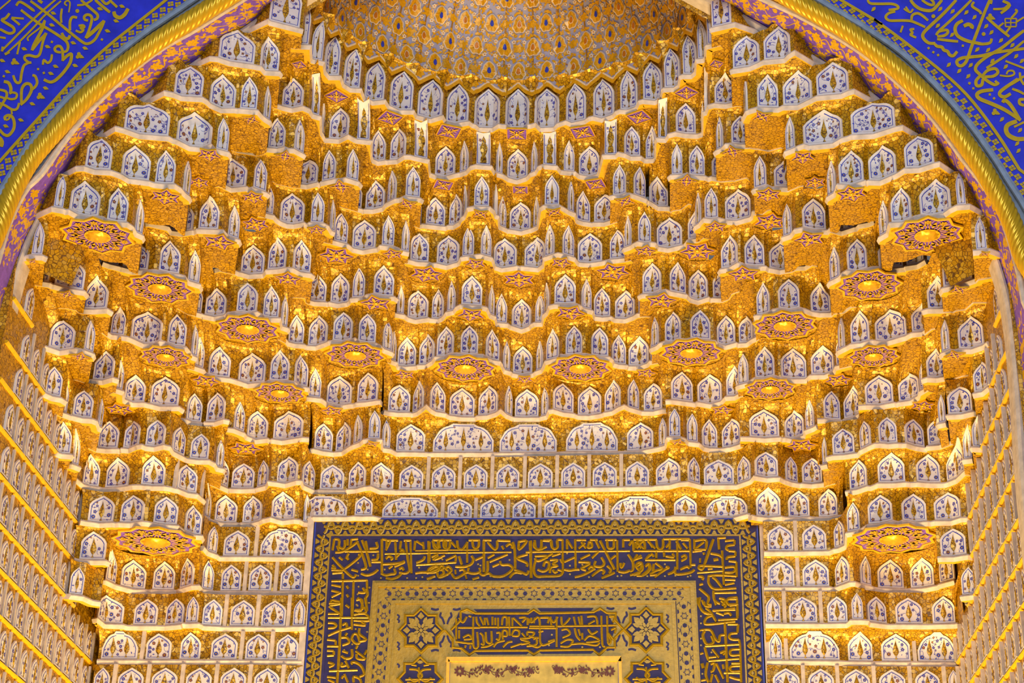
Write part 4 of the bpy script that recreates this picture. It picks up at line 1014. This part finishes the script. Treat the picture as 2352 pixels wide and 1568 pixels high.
wl.spec('S5', 30, """w34 985,0 930,130 850,340 790,500 740,640 690,690 650,680 640,640 690,610 760,600 900,585 1050,550 1344,510; w28 820,20 800,65 880,120 890,150; 950,180 1050,270 1190,385; w24 1080,280 1130,240; w16 1145,195 1265,195; w16 1265,195 1262,280; w16 1262,280 1150,280; w16 1150,280 1145,195; w14 1205,195 1205,280; w14 1150,238 1265,238; w22 1265,230 1344,180; w26 1200,285 1150,350; w24 1210,190 1270,120 1250,100; w34 1344,320 1240,400 1100,510 960,590 860,670 835,730 880,780 960,850 1040,890 1075,860; w28 1344,430 1200,550 1050,650 950,715; w32 905,800 960,740 1040,720 1070,760 1020,800 930,805; w34 880,800 840,850 850,900 900,890 912,830; w24 1150,640 1344,715; w20 1090,790 1180,800 1240,780 1230,745 1180,745 1160,780; w28 1344,800 1250,860 1180,900; w26 1300,760 1310,830 1344,890; w30 1120,10 1195,55 1100,140; w24 1020,95 1130,90 1180,50; w40 1000,0 990,40; w30 1005,405 985,450 900,462 830,450; L 945,275 1000,340 1100,425 1220,475 1260,590 1010,640 1150,700 965,525 850,520 1320,640; D 920,357; T 990,180""")
wl.spec('S6', 32, """w40 1020,165 900,180 850,215 880,260 1000,310 1150,380 1310,485; w38 1300,480 1240,380 1190,310 1140,275 1120,300; w36 1280,50 1180,120 1100,180 1090,220 1140,240 1205,205; w48 1270,495 1180,530 1155,580 1180,640 1260,680 1344,680; w26 1240,555 1344,505; w26 1220,155 1290,180 1344,210; w32 1344,330 1300,310 1300,270 1344,265; w30 1040,70 1080,110; T 1040,400; L 1110,475 1270,730 1285,805 1300,590; Q 985,215 1030,255 812,150 770,95 755,20""")
lt = wl.mb.build('lettering', [M['walltext']], wf, loc=onY(150, 150, YF))

# ------------------------------------------------------------------ the inscription panel
YM = 11.86
mih = thing('inscription_panel', onY(1228, 1440, YM), 'large blue panel with raised gold script and carved gold borders', 'inscription panel')
LX = lambda x0, y: x0 - (y - 1191) * 0.0716 * (1233 - x0) / 508.0 if x0 < 1233 else x0 + (y - 1191) * 0.0447 * (x0 - 1233) / 505.0
BOT = 1640


def quadpx(mb, p, Y, m=0, depth=0.0):
    V = [onY(x, y, Y) for x, y in p]; n = len(V)
    if depth:
        V += [v + Vector((0, depth, 0)) for v in V]
        mb.add(V, [tuple(range(n))] + [(i, (i + 1) % n, n + (i + 1) % n, n + i) for i in range(n)], m)
    else: mb.add(V, [tuple(range(n))], m)


def uframe(name, x0, y0, x1, w, wt, Y, mt, parent, depth=0.02):
    """an upside-down U: two legs and a lintel; x0,x1 outer edges at the top y0, leg width w, lintel depth wt"""
    mb = MB()
    quadpx(mb, [(x0, y0), (x1, y0), (x1 - w, y0 + wt), (x0 + w, y0 + wt)], Y, 0, depth)
    quadpx(mb, [(x0, y0), (x0 + w, y0 + wt), (LX(x0 + w, BOT), BOT), (LX(x0, BOT), BOT)], Y, 0, depth)
    quadpx(mb, [(x1, y0), (LX(x1, BOT), BOT), (LX(x1 - w, BOT), BOT), (x1 - w, y0 + wt)], Y, 0, depth)
    return mb.build(name, [mt], parent, loc=onY((x0 + x1) / 2, y0, Y))


mb = MB(); quadpx(mb, [(724, 1190), (1740, 1189), (LX(1740, BOT), BOT), (LX(724, BOT), BOT)], YM, 0, 0.3)
mb.build('ground', [M['ink']], mih, loc=onY(1228, 1400, YM))
for x0, x1 in ((708, 722), (1743, 1755)):
    mb = MB(); quadpx(mb, [(x0, 1186), (x1, 1186), (LX(x1, BOT), BOT), (LX(x0, BOT), BOT)], YM - 0.012, 0, 0.3); mb.build('cream_border', [M['cream']], mih, loc=onY(x0, 1400, YM))
uframe('blue_rule', 724, 1189, 1740, 3, 3, YM - 0.004, M['blue'], mih)
# chain border
wc = Writing(YM - 0.002, 0.006, 0.008)
def along(a, b, wd, flip, n):      # chain between px points a,b (centre line), band width wd
    (xa, ya), (xb, yb) = a, b; dx, dy = xb - xa, yb - ya; L = math.hypot(dx, dy); ex, ey = dx / L, dy / L; nx, ny = -ey, ex
    P = lambda s, t: (xa + ex * s + nx * t, ya + ey * s + ny * t)
    per = L / n
    for amp, sg in ((0.37, 1), (0.075, -1)):
        pts = []
        for i in range(n * 8 + 1):
            f = (i / 8.0) % 1; tri = 4 * abs(f - 0.5) - 1
            pts.append(P(per * i / 8, sg * wd * amp * max(-.8, min(.8, tri * 1.2)) / .8))
        wc.ribbon(pts, wd * 0.165, 1, False)
    for i in range(2 * n):
        t = wd * (0.15 if i % 2 == 0 else -0.15); c = per * i / 2; d = per * 0.15; q = wd * 0.105
        if i: wc.poly([P(c - d, t), P(c, t + q), P(c + d, t), P(c, t - q)], h=0.007)
        h = (-1 if i % 2 == 0 else 1) * wd * 0.5
        wc.poly([P(c - per * .22, h * .98), P(c + per * .22, h * .98), P(c + per * .06, h * .42), P(c - per * .06, h * .42)], h=0.005)
along((744, 1211), (1722, 1210), 37, 0, 30)
along((742, 1228), (LX(742, BOT), BOT), 33, 0, 13)
along((1719, 1228), (LX(1719, BOT), BOT), 33, 0, 13)
wc.mb.build('chain_border', [M['text']], mih, loc=onY(1228, 1211, YM))
uframe('gilded_rule', 757, 1226.5, 1701, 3.5, 3.5, YM - 0.008, M['text'], mih)
uframe('dark_rule', 760.5, 1230, 1697.5, 6, 8, YM - 0.004, M['ink'], mih)
# script
wt_ = Writing(YM, 0.006, 0.012)
wt_.spec('T1', 30, """150,80 200,90 200,160 240,180 260,150 260,90; 290,80 290,150; 330,80 320,160; 330,85 400,78; 180,150 200,210; 160,220 240,210 340,150 400,100; 390,110 430,200 480,350 470,390 430,400; w30 440,90 490,220 530,370; 480,100 500,200; w30 130,270 220,370 340,480 380,450; w28 220,420 330,340 420,260 400,240; 300,300 280,260; 200,270 240,300; 260,210 620,210; 520,180 600,170 590,110; 610,230 600,290 540,300; 640,320 540,320; 430,440 490,460 560,440 610,400; 130,350 160,390 120,380; 120,405 240,410; 130,440 240,430; 240,440 240,500; 150,80 130,200; 330,400 400,420; 300,230 270,290;
w32 650,80 650,440; 650,80 700,90; 700,100 700,190; 740,95 690,200; 790,110 800,300; 850,100 840,190; w28 900,100 920,280 940,400 900,440 830,430; 840,220 860,190 880,220 850,230; w28 950,110 960,440; 1000,100 990,200; 1010,100 1090,150; 1080,110 1090,190; w28 1150,110 1150,320; 1180,100 1230,170 1240,100; 1260,180 1250,100 1320,100 1320,180; w22 680,235 1060,230; w20 1000,203 1344,198; w20 1060,230 1344,225; 690,290 720,260 760,280 740,300; 660,345 760,340 850,330 890,310; 800,270 830,240; 780,370 850,340 890,320; 1010,330 1080,300 1100,260; w26 1010,352 1344,335; 1180,300 1240,250; 1200,300 1280,270; 640,440 690,460 740,450 790,440 780,390; 720,390 760,360; 690,490 760,500 830,470 860,430; 1000,440 1060,430 1110,430 1200,430 1250,400 1220,370 1150,410; 1280,390 1300,440 1250,480 1344,450; 1130,510 1200,470; 830,400 860,380 880,410; 700,95 820,95; 880,95 960,95; Q 640,490 915,490 1075,480 1010,490 680,400 1040,380 340,400 400,330 500,400 560,250 400,465""")
wt_.spec('T2', 30, """w32 20,100 20,340; 65,95 80,170 110,185 125,150 120,100; 180,95 180,160 215,185 240,160 245,95; 260,110 310,170; 320,95 330,170 370,190 400,160 430,110; w27 425,110 425,330; 480,100 490,160 520,180 545,150 550,100; w34 600,100 600,430; 640,110 690,170 720,190 740,160 740,95; 60,92 150,92; 180,92 260,92; 440,92 560,92; 590,92 680,92; 740,95 880,100; 790,150 810,190; 830,160 870,130 900,150 890,180; w29 905,110 925,200 930,390; w20 0,195 550,195; w22 0,227 890,217; 50,270 120,240; 90,295 190,250; 200,305 310,250; w27 0,345 310,325; 310,260 300,330; 340,260 360,320 370,350; 300,370 400,370 470,340 490,290 470,255; 510,300 590,265; 640,280 710,240; 660,320 850,240; 640,310 640,400 620,450 590,460; 0,440 60,420 120,390 100,360 30,390 10,420; 140,410 180,380 150,360 130,400; 110,430 130,480 200,460 260,410 230,370 200,390 230,415; 260,440 300,490 370,460 400,430 380,400 340,410; 400,440 430,430 470,440 520,440 560,420 555,380; 440,380 430,430; 560,440 590,460 650,440 700,470 800,470 880,420 900,380 860,350 790,350 770,310; 690,370 760,340; 870,490 900,450 940,430 1000,440; 480,505 550,480; 0,500 90,470; w30 1060,240 950,280 1050,330 1050,370; 920,400 1000,430 1050,450 1070,410; w34 1085,100 1098,490; 1130,110 1130,160 1170,190 1200,170 1205,100; 970,100 970,190 1050,100 960,110; 1040,220 1100,215; 1110,215 1344,212; 1220,95 1290,100; 1310,95 1320,180; 1200,190 1260,160; Q 75,295 165,295 540,345 565,358 670,470 870,300; w24 300,400 305,450; w24 405,450 420,500""")
wt_.spec('T3', 30, """w30 20,95 20,490; 60,90 70,170 100,195 130,170 130,85; 150,92 240,90; 230,95 240,160 270,185 300,160 300,90 360,90; w28 352,90 357,440; 400,80 400,190; 400,90 460,180; w29 485,80 490,400; 500,90 600,90; 520,180 590,120; 550,110 600,180; 620,120 650,110 660,160 620,170 630,120; 700,90 740,180; w34 745,95 900,400; 820,100 830,170 870,180 890,160 890,90; w28 925,90 932,425; 990,80 990,170; 990,88 1060,88; 1050,150 1090,100 1100,210; 1130,90 1180,180; 1130,180 1200,100 1220,180; 1250,90 1300,170; 1110,88 1344,85; 640,88 720,88; 800,88 920,88; w24 40,215 1060,205; w24 1100,205 1344,205; 60,260 200,260 100,310 60,280; 160,280 250,230; 240,260 330,230; 370,320 480,270; 540,290 640,240; 660,280 730,210; 860,290 910,250; 1090,310 1180,250; 1040,240 1090,320 1090,400 1060,420; 1220,300 1344,300; 1220,300 1270,240; 1300,240 1310,270; 70,300 50,400 80,470 180,470 250,470 330,460 350,420 300,400; 90,400 150,420 200,390 210,330 170,320 150,370; 220,300 300,300 250,340 300,360 230,380 220,440; 330,290 350,330; 370,400 430,410 480,400 530,400; 520,320 640,330 580,370 550,390 600,410; 480,480 560,460 640,420 680,390 650,370 620,400; 660,470 720,420 760,400 790,420 770,450; 760,490 860,450 900,430; 700,310 690,360 760,370 790,330 760,270; 820,360 860,400 840,440; 940,420 1000,430 1060,410; 960,330 970,380 1000,330; 1130,370 1180,340 1190,400 1130,440 1060,460; 1220,370 1260,340 1270,400 1200,460 1130,465; 1310,340 1300,420; 1270,460 1344,455; 250,400 270,430 300,420; Q 400,230 430,360 430,450 630,480 930,470 970,465 690,400 560,350""")
wt_.spec('T4', 30, """20,110 110,180; 30,180 40,100 110,100 120,190; 150,100 230,180; 240,90 250,160 280,190 310,160 310,80; 340,170 380,120; 380,90 380,190; 450,100 490,170 500,190; w28 460,90 460,400; 500,90 580,90; 520,120 570,180; w28 592,80 602,380; 640,80 640,190; 760,190 760,90 640,100; 650,180 740,110; 640,190 760,190; 0,85 240,85; 310,80 590,78; 0,205 590,205; 620,212 720,200; 130,290 200,230; w26 130,300 440,300; 240,220 240,280; 320,220 325,270; 340,260 420,270 410,230; 500,310 550,280 540,250 500,270; 0,300 90,270; 40,240 0,310; 60,420 90,340 50,330 30,370 70,430 0,460; 130,360 160,340 160,400 90,460; 210,350 210,420; 230,330 300,390 240,410 170,450; 220,480 330,400 370,380 340,370; 360,450 410,430 440,400; 440,370 440,440 500,450 600,430 640,400; 490,400 560,370 590,390; 600,350 650,350; Q 145,470 330,470 440,465 600,465 570,475 330,345;
w32 840,80 790,220 740,360; 880,70 970,65; 890,80 900,190; w30 960,100 1060,90; 1060,90 1062,140; 1062,140 990,150 975,180 1000,200; 1000,205 1070,210; 1070,210 1070,260; 1070,260 990,270 980,300; 1000,310 1080,320; w28 1080,320 1084,480; 810,230 900,250 940,280; w30 930,200 950,560; 740,370 720,400 690,390 690,370 720,360 940,370; w26 670,435 940,415; 960,380 1050,370 1070,400 1040,430 960,430; 780,470 850,460 940,460 1080,470; 790,470 790,540 840,600 930,605 1080,595; 830,480 870,510 930,590; 960,505 1070,510; 960,560 1060,540; 850,645 1080,640; 690,600 740,640 790,690 780,760 820,770; 700,690 690,760 730,840 830,870; 680,470 730,480 720,510; 690,560 730,550; 840,620 850,720 910,760; 900,700 960,720 930,780; 1010,780 980,740 1000,705 1090,690; 1010,780 1090,770; 830,830 1070,820; w40 840,300 890,290; w24 700,280 700,330; 735,220 745,245; 780,395 830,390; 720,720 740,770; 1085,690 1095,890; 870,850 950,880""")
wt_.spec('N8', 30, """600,0 620,80 680,160 760,180 700,210 680,260 720,280 1000,250; 690,110 740,150 800,250; 670,40 690,90 750,90; 770,140 1000,110; 780,20 800,80; 850,30 900,80 880,100; w28 920,60 910,30 940,15 1025,15; 920,60 940,72 1030,70; 1020,110 1022,220; 1022,222 820,235; 880,170 930,160 960,190; w30 890,250 905,560 920,890; 920,280 1030,280; 1030,280 1022,370; 1022,372 950,380 940,420 980,440 1040,440; 1040,440 1050,500; w28 680,510 1040,490; 680,520 700,600 720,660; 650,340 740,340 790,430 830,460 840,400 890,390; w32 680,350 660,400 700,490 770,470 750,400; 760,540 830,630; 720,630 800,620; 840,580 900,560 870,600; 1050,540 965,545 945,575 965,605 1050,600; 1050,500 1055,650; w28 720,665 1040,640; 710,680 690,800 720,890; 740,700 780,690 770,760 740,780; 800,690 880,850; 870,700 880,750; 880,790 1050,790; 960,690 1050,690; 1050,715 965,720 945,745 970,775 1050,770; 760,800 740,890; 790,810 830,890; 940,830 1000,850 1050,860; 1055,650 1062,890; w40 650,690 665,740; Q 640,195 640,270 640,430 640,500 655,800 750,575; w24 625,345 655,335; w28 630,590 665,580; 640,870 690,860""")
wt_.spec('N5', 30, """300,60 420,60; 330,20 310,60; 300,90 420,170; 290,170 400,170; w27 290,210 710,210; w30 430,0 410,520 385,896; w29 540,0 540,340; 600,0 640,40 650,120 570,130; 680,0 690,60 700,140; 560,180 680,170 720,240 560,240; 560,280 680,290 640,250; 290,265 350,268 375,292 350,315 290,320; w28 290,400 400,350 530,310; 440,290 480,270 490,320; w30 620,320 620,380 690,440 620,460; w30 560,380 540,430 580,480 620,470 600,390 560,380; 430,420 490,420 510,470 440,500; 490,370 470,400; 280,440 370,450; 370,450 370,500; 280,510 400,510; 350,560 280,555; 350,560 350,605; 350,605 280,610; 540,540 540,620 480,640 430,610; 440,560 500,580; 580,560 680,640 600,640 590,590; 600,500 580,540; 700,550 670,600; w32 550,700 540,680 580,680 640,720 670,800 620,830; 470,660 510,740; 440,680 430,720 480,710; w28 300,770 600,760; 460,800 500,890; 560,890 560,830 620,850 640,896; 290,680 350,700 300,730; 280,830 370,840; 290,860 360,890; 430,850 450,820; Q 600,85 580,330 545,490 460,550 700,690 700,360""")
wt_.spec('T1', 30, """120,522 500,512; 492,515 495,600; 120,560 220,580; w29 240,520 228,890; 120,620 200,640; 120,690 220,640; w29 352,530 340,890; 280,570 300,600; 400,640 470,640 450,590; 490,600 500,660 480,700 490,760; 280,660 300,690; 130,720 210,740; 100,780 210,760; 380,720 440,720 430,830 360,830; 270,770 310,800; 110,800 200,860; Q 405,580 395,660 385,770 520,590 515,750; 470,790 480,850 400,860""")
wt_.mb.build('lettering', [M['text']], mih, loc=onY(1228, 1290, YM))
uframe('gilded_moulding', 856, 1333, 1598, 11, 7, YM - 0.012, M['text'], mih)
uframe('gilded_moulding', 860, 1338, 1594, 9, 9, YM - 0.022, M['text'], mih)
# star lattice border
uframe('lattice_border', 867, 1347, 1587, 34, 33, YM - 0.006, M['text'], mih)
wk = Writing(YM - 0.006, 0.0012, 0.0016)
def lattice(a, b, wd, n):
    (xa, ya), (xb, yb) = a, b; dx, dy = xb - xa, yb - ya; L = math.hypot(dx, dy); ex, ey = dx / L, dy / L; nx, ny = -ey, ex
    P = lambda s, t: (xa + ex * s + nx * t, ya + ey * s + ny * t); per = L / n
    for i in range(n):
        c = per * (i + .5)
        st = [P(c + wd * (.24 if j % 2 == 0 else .14) * math.cos(j * math.pi / 6 + math.pi / 6), wd * (.24 if j % 2 == 0 else .14) * math.sin(j * math.pi / 6 + math.pi / 6)) for j in range(13)]
        wk.ribbon(st, 1.3, 1, False)
        for sg in (-1, 1):
            h = c + sg * per * .335; r = wd * .155
            wk.poly([P(h + r * math.cos(j * math.pi / 3), r * 1.05 * math.sin(j * math.pi / 3)) for j in range(6)])
            for t in (-1, 1):
                q = c + sg * per * .165; wk.poly([P(q - per * .085, t * wd * .45), P(q + per * .085, t * wd * .45), P(q + per * .05, t * wd * .33), P(q - per * .05, t * wd * .33)])
                wk.ribbon([P(h - per * .0, t * wd * .21), P(c + sg * per * .5, t * wd * .30)], 1.2, 1, False)
                z = c + sg * per * .5; wk.ribbon([P(z - sg * per * .10, t * wd * .46), P(z - sg * per * .045, t * wd * .36), P(z, t * wd * .25)], 1.2, 1, False)
lattice((884, 1363), (1570, 1362), 34, 11)
lattice((884, 1382), (LX(884, 1640), 1640), 33, 4)
lattice((1570, 1382), (LX(1570, 1640), 1640), 35, 4)
wk.mb.build('blue_inlay', [M['ink']], mih, loc=onY(1228, 1363, YM))
uframe('gilded_moulding', 899, 1378, 1551, 9, 8, YM - 0.015, M['text'], mih)
# inner field
mb = MB(); quadpx(mb, [(907, 1386), (1544, 1386), (LX(1544, BOT), BOT), (LX(907, BOT), BOT)], YM - 0.005, 0, 0.02)
mb.build('gilded_field', [M['text']], mih, loc=onY(1228, 1450, YM))
for cx, cy in ((967, 1447), (1484, 1445), (965, 1558), (1487, 1557)):
    wi = Writing(YM - 0.005, 0.001, 0.001); wr = Writing(YM - 0.006, 0.006, 0.010)
    qd = [(0, -55), (18, -38), (39, -38), (39, -17), (55, 0), (39, 17), (39, 38), (18, 38), (0, 55), (-18, 38), (-39, 38), (-39, 17), (-55, 0), (-39, -17), (-39, -38), (-18, -38)]
    oc = [(cx + a, cy + b) for a, b in qd]
    wi.poly(oc); med = wi.mb.build('rosette', [M['ink'], M['text']], mih, loc=onY(cx, cy, YM))
    wr.ribbon([(cx + (x - cx) * .92, cy + (y - cy) * .92) for x, y in oc + oc[:1]], 6.5, 1, False)
    if cy < 1500:
        for j in range(8):
            a = math.pi / 4 * j
            if j % 2 == 0: wr.poly([(cx + r * math.cos(a + b), cy + r * math.sin(a + b)) for r, b in ((42, 0), (33, .24), (25, 0), (33, -.24))], h=0.007)
            else:
                wr.poly(petal(cx + 12 * math.cos(a), cy + 12 * math.sin(a), a, 28, 15), h=0.007)
                for q in (-.38, .38): wr.poly(petal(cx + 14 * math.cos(a + q), cy + 14 * math.sin(a + q), a + q, 20, 9), h=0.006)
        for j in range(8): wr.poly(petal(cx + 4 * math.cos(j * math.pi / 4 + .4), cy + 4 * math.sin(j * math.pi / 4 + .4), j * math.pi / 4 + .4, 15, 7), h=0.0075)
        wr.poly(disc(cx, cy, 4, 8), h=0.008)
    else:
        for sgn in (-1, 1):
            wr.ribbon([(cx + sgn * 25, cy - 22), (cx + sgn * 6, cy - 20), (cx - sgn * 4, cy - 6), (cx + sgn * 12, cy + 6), (cx + sgn * 26, cy - 2)], 6)
            wr.ribbon([(cx + sgn * 30, cy + 8), (cx + sgn * 8, cy + 12)], 6); wr.ribbon([(cx + sgn * 20, cy - 32), (cx + sgn * 8, cy - 30)], 5)
        wr.ribbon([(cx - 34, cy + 2), (cx + 34, cy + 1)], 5); wr.ribbon([(cx - 3, cy - 26), (cx - 2, cy + 14)], 5); wr.poly(petal(cx - 8, cy - 38, 0, 16, 8))
    wr.mb.build('gilded_tracery', [M['text']], med, loc=onY(cx, cy, YM))
# ornamental blue gaps between rosette and cartouche
wg = Writing(YM - 0.005, 0.0012, 0.0014)
for x0, y0 in ((1024, 1446), (1427, 1444)):
    for sy in (-1, 1):
        for sx in (-1, 1):
            wg.ribbon([(x0 + sx * 11, y0 + sy * 40), (x0 + sx * 13, y0 + sy * 31), (x0 + sx * 8, y0 + sy * 26), (x0 + sx * 3, y0 + sy * 13)], 5)
            wg.ribbon([(x0 + sx * 16, y0 + sy * 48), (x0 + sx * 24, y0 + sy * 46), (x0 + sx * 34, y0 + sy * 49)], 5)
for x0 in (915, 1533):
    for y0 in (1411, 1421, 1474, 1484, 1524): wg.ribbon([(x0 - 3, y0), (x0 + 2, y0 + 4), (x0, y0 + 9)], 4)
wg.mb.build('blue_inlay', [M['ink']], mih, loc=onY(1228, 1446, YM))
# cartouche
wo = Writing(YM - 0.005, 0.001, 0.001)
wo.poly([(1037, 1446), (1054, 1405), (1072, 1410), (1214, 1410), (1226, 1402), (1238, 1410), (1365, 1407), (1380, 1401), (1398, 1412), (1414, 1443), (1398, 1482), (1378, 1500), (1362, 1490), (1238, 1492), (1226, 1500), (1214, 1492), (1092, 1492), (1078, 1500), (1056, 1486)])
for a, b, y0, y1 in ((1088, 1218, 1398.5, 1405), (1234, 1364, 1396, 1404), (1090, 1217, 1497, 1503), (1236, 1366, 1495, 1501)): wo.poly([(a, y0), (b, y0 - .5), (b - 8, y1 - .5), (a + 8, y1)])
car = wo.mb.build('cartouche', [M['ink']], mih, loc=onY(1226, 1446, YM))
wf2 = Writing(YM - 0.006, 0.006, 0.010)
wf2.ribbon([(1036, 1446), (1058, 1424), (1058, 1404), (1073, 1398), (1092, 1408), (1213, 1408), (1226, 1399), (1239, 1408), (1364, 1405), (1378, 1396), (1394, 1407), (1414, 1407), (1414, 1425), (1432, 1444), (1412, 1464), (1412, 1486), (1394, 1486), (1376, 1503), (1362, 1491), (1240, 1493), (1226, 1502), (1212, 1493), (1090, 1494), (1078, 1503), (1060, 1488), (1040, 1486), (1040, 1466), (1022, 1446)], 5.5, 1, False)
wf2.spec('N6', 25, """310,220 310,440; 340,210 380,260 420,200; 470,200 440,190; 490,200 490,500 540,510 530,360; 520,200 530,260 560,300; 560,200 600,290; 610,210 610,290; 630,210 650,290; 690,200 690,290; 720,210 720,290; 750,210 750,330; 790,290 800,210 840,210 840,300; 865,200 872,400; 900,210 900,300; 910,210 960,260 1000,300; 970,210 1040,210 1000,260; 1060,210 1060,290; 1100,210 1100,260 1180,210 1190,450; 1200,210 1280,210 1270,270; 1300,200 1310,290; 330,315 560,315; 560,310 1060,310; 1080,300 1344,300; 340,340 340,430; 380,420 440,390 470,430 390,440; 300,460 460,480 490,470; 560,370 590,400 600,490 570,480; 620,360 630,460 680,470 680,350; 570,520 640,510 700,480; 730,430 760,440 770,370 730,370; 800,440 800,350 840,350 840,400 800,400; 900,400 960,400 970,350 920,340 890,400; 700,520 740,470 820,450; 800,520 850,470 900,460; 880,520 1000,480; 990,440 1080,470 990,490; 1060,400 1060,360 1130,370 1080,420 980,430; 1120,440 1150,420 1150,490 1050,510; 1000,370 1040,420; 1190,450 1220,500 1344,450; 410,500 400,530; 460,500 455,540""")
wf2.spec('N7', 25, """220,210 260,260 300,200; w24 290,200 290,520; 340,200 350,290 400,250 430,210; 470,200 490,290; 520,200 540,290; 550,190 560,290; 610,200 700,200 720,290; 620,280 690,240; w24 760,190 770,480 800,510; w24 820,190 830,470 860,450 830,380; 840,200 900,200 880,260; 0,320 300,320; 300,300 920,290; 340,340 400,330 430,380 350,420; 330,510 420,510 460,450 400,440 330,480; 480,320 500,400 540,450; 520,330 540,400; 620,330 660,380 720,350; 560,440 560,370; 440,490 560,480 700,500 740,470; 580,450 640,400 740,450 600,470; 860,340 910,320 900,370; 830,370 890,440; 0,400 60,420 100,420; 0,490 90,520 140,480; 100,360 150,350; 200,460 270,440; 120,210 200,210; 60,210 50,270; 0,220 10,270; Q 210,500 560,520 240,390 745,520""")
wf2.mb.build('lettering', [M['text']], car, loc=onY(1226, 1446, YM))
# plaque with its painted sprig
M['plaque'] = plain('pale_gilt_plaque', (0.56, 0.42, 0.09), 0.5, 0.1, var=0.3, scale=14)
mb = MB(); quadpx(mb, [(1026, 1508), (1427, 1506), (1429, 1518), (1024, 1519)], YM - 0.02, 0, 0.02)
quadpx(mb, [(1026, 1508), (1033, 1516), (1030, BOT), (1022, BOT)], YM - 0.02, 0, 0.02); quadpx(mb, [(1420, 1516), (1427, 1506), (1431, BOT), (1424, BOT)], YM - 0.02, 0, 0.02)
mb.build('plaque_frame', [M['rim']], mih, loc=onY(1226, 1510, YM))
mb = MB(); quadpx(mb, [(1031, 1516), (1422, 1515), (1425, BOT), (1028, BOT)], YM - 0.007, 0, 0.01); pl = mb.build('plaque', [M['plaque']], mih, loc=onY(1226, 1540, YM))
M['sprig'] = plain('sepia_paint', (0.12, 0.025, 0.012), 0.5)
wp = Writing(YM - 0.008, 0.001, 0.0012); rng = random.Random(3)
for x0, x1, sg in ((1056, 1252, 1), (1400, 1268, -1)):
    for j in range(9): wp.poly(petal(x0 + 3 * math.cos(j * .7), 1541 + 2.6 * math.sin(j * .7), j * .7, 11, 5.5))
    n = int(abs(x1 - x0) / 11); pts = [(x0 + sg * 12 + sg * 10 * i, 1541 + 4.5 * math.sin(i * 1.05)) for i in range(n)]
    wp.ribbon(pts, 1.5)
    for i, (x, y) in enumerate(pts):
        if i % 6 == 5 or i == n - 2:
            for j in range(6): wp.poly(petal(x, y, j * 1.047, 8, 5))
        for k in range(5):
            a = rng.uniform(0, 6.28); wp.poly(petal(x + 4 * math.cos(a), y + 5 * math.sin(a), a, 6.5, 3.6))
        wp.ribbon([(x, y), (x + sg * 4, y - 7 * (1 if i % 2 else -1)), (x + sg * 9, y - 9 * (1 if i % 2 else -1)), (x + sg * 10, y - 5 * (1 if i % 2 else -1))], 1.3)
wp.mb.build('painted_sprig', [M['sprig']], pl, loc=onY(1226, 1541, YM))
wz = Writing(YM - 0.008, 0.003, 0.003); wz.ribbon([(1034, 1517.5), (1419, 1516.5)], 1.6, 1, False); wz.ribbon([(1420, 1516), (1422, 1600)], 1.6, 1, False); wz.ribbon([(1033, 1517), (1031, 1600)], 1.6, 1, False)
wz.mb.build('blue_rule', [M['blue']], pl, loc=onY(1226, 1517, YM))
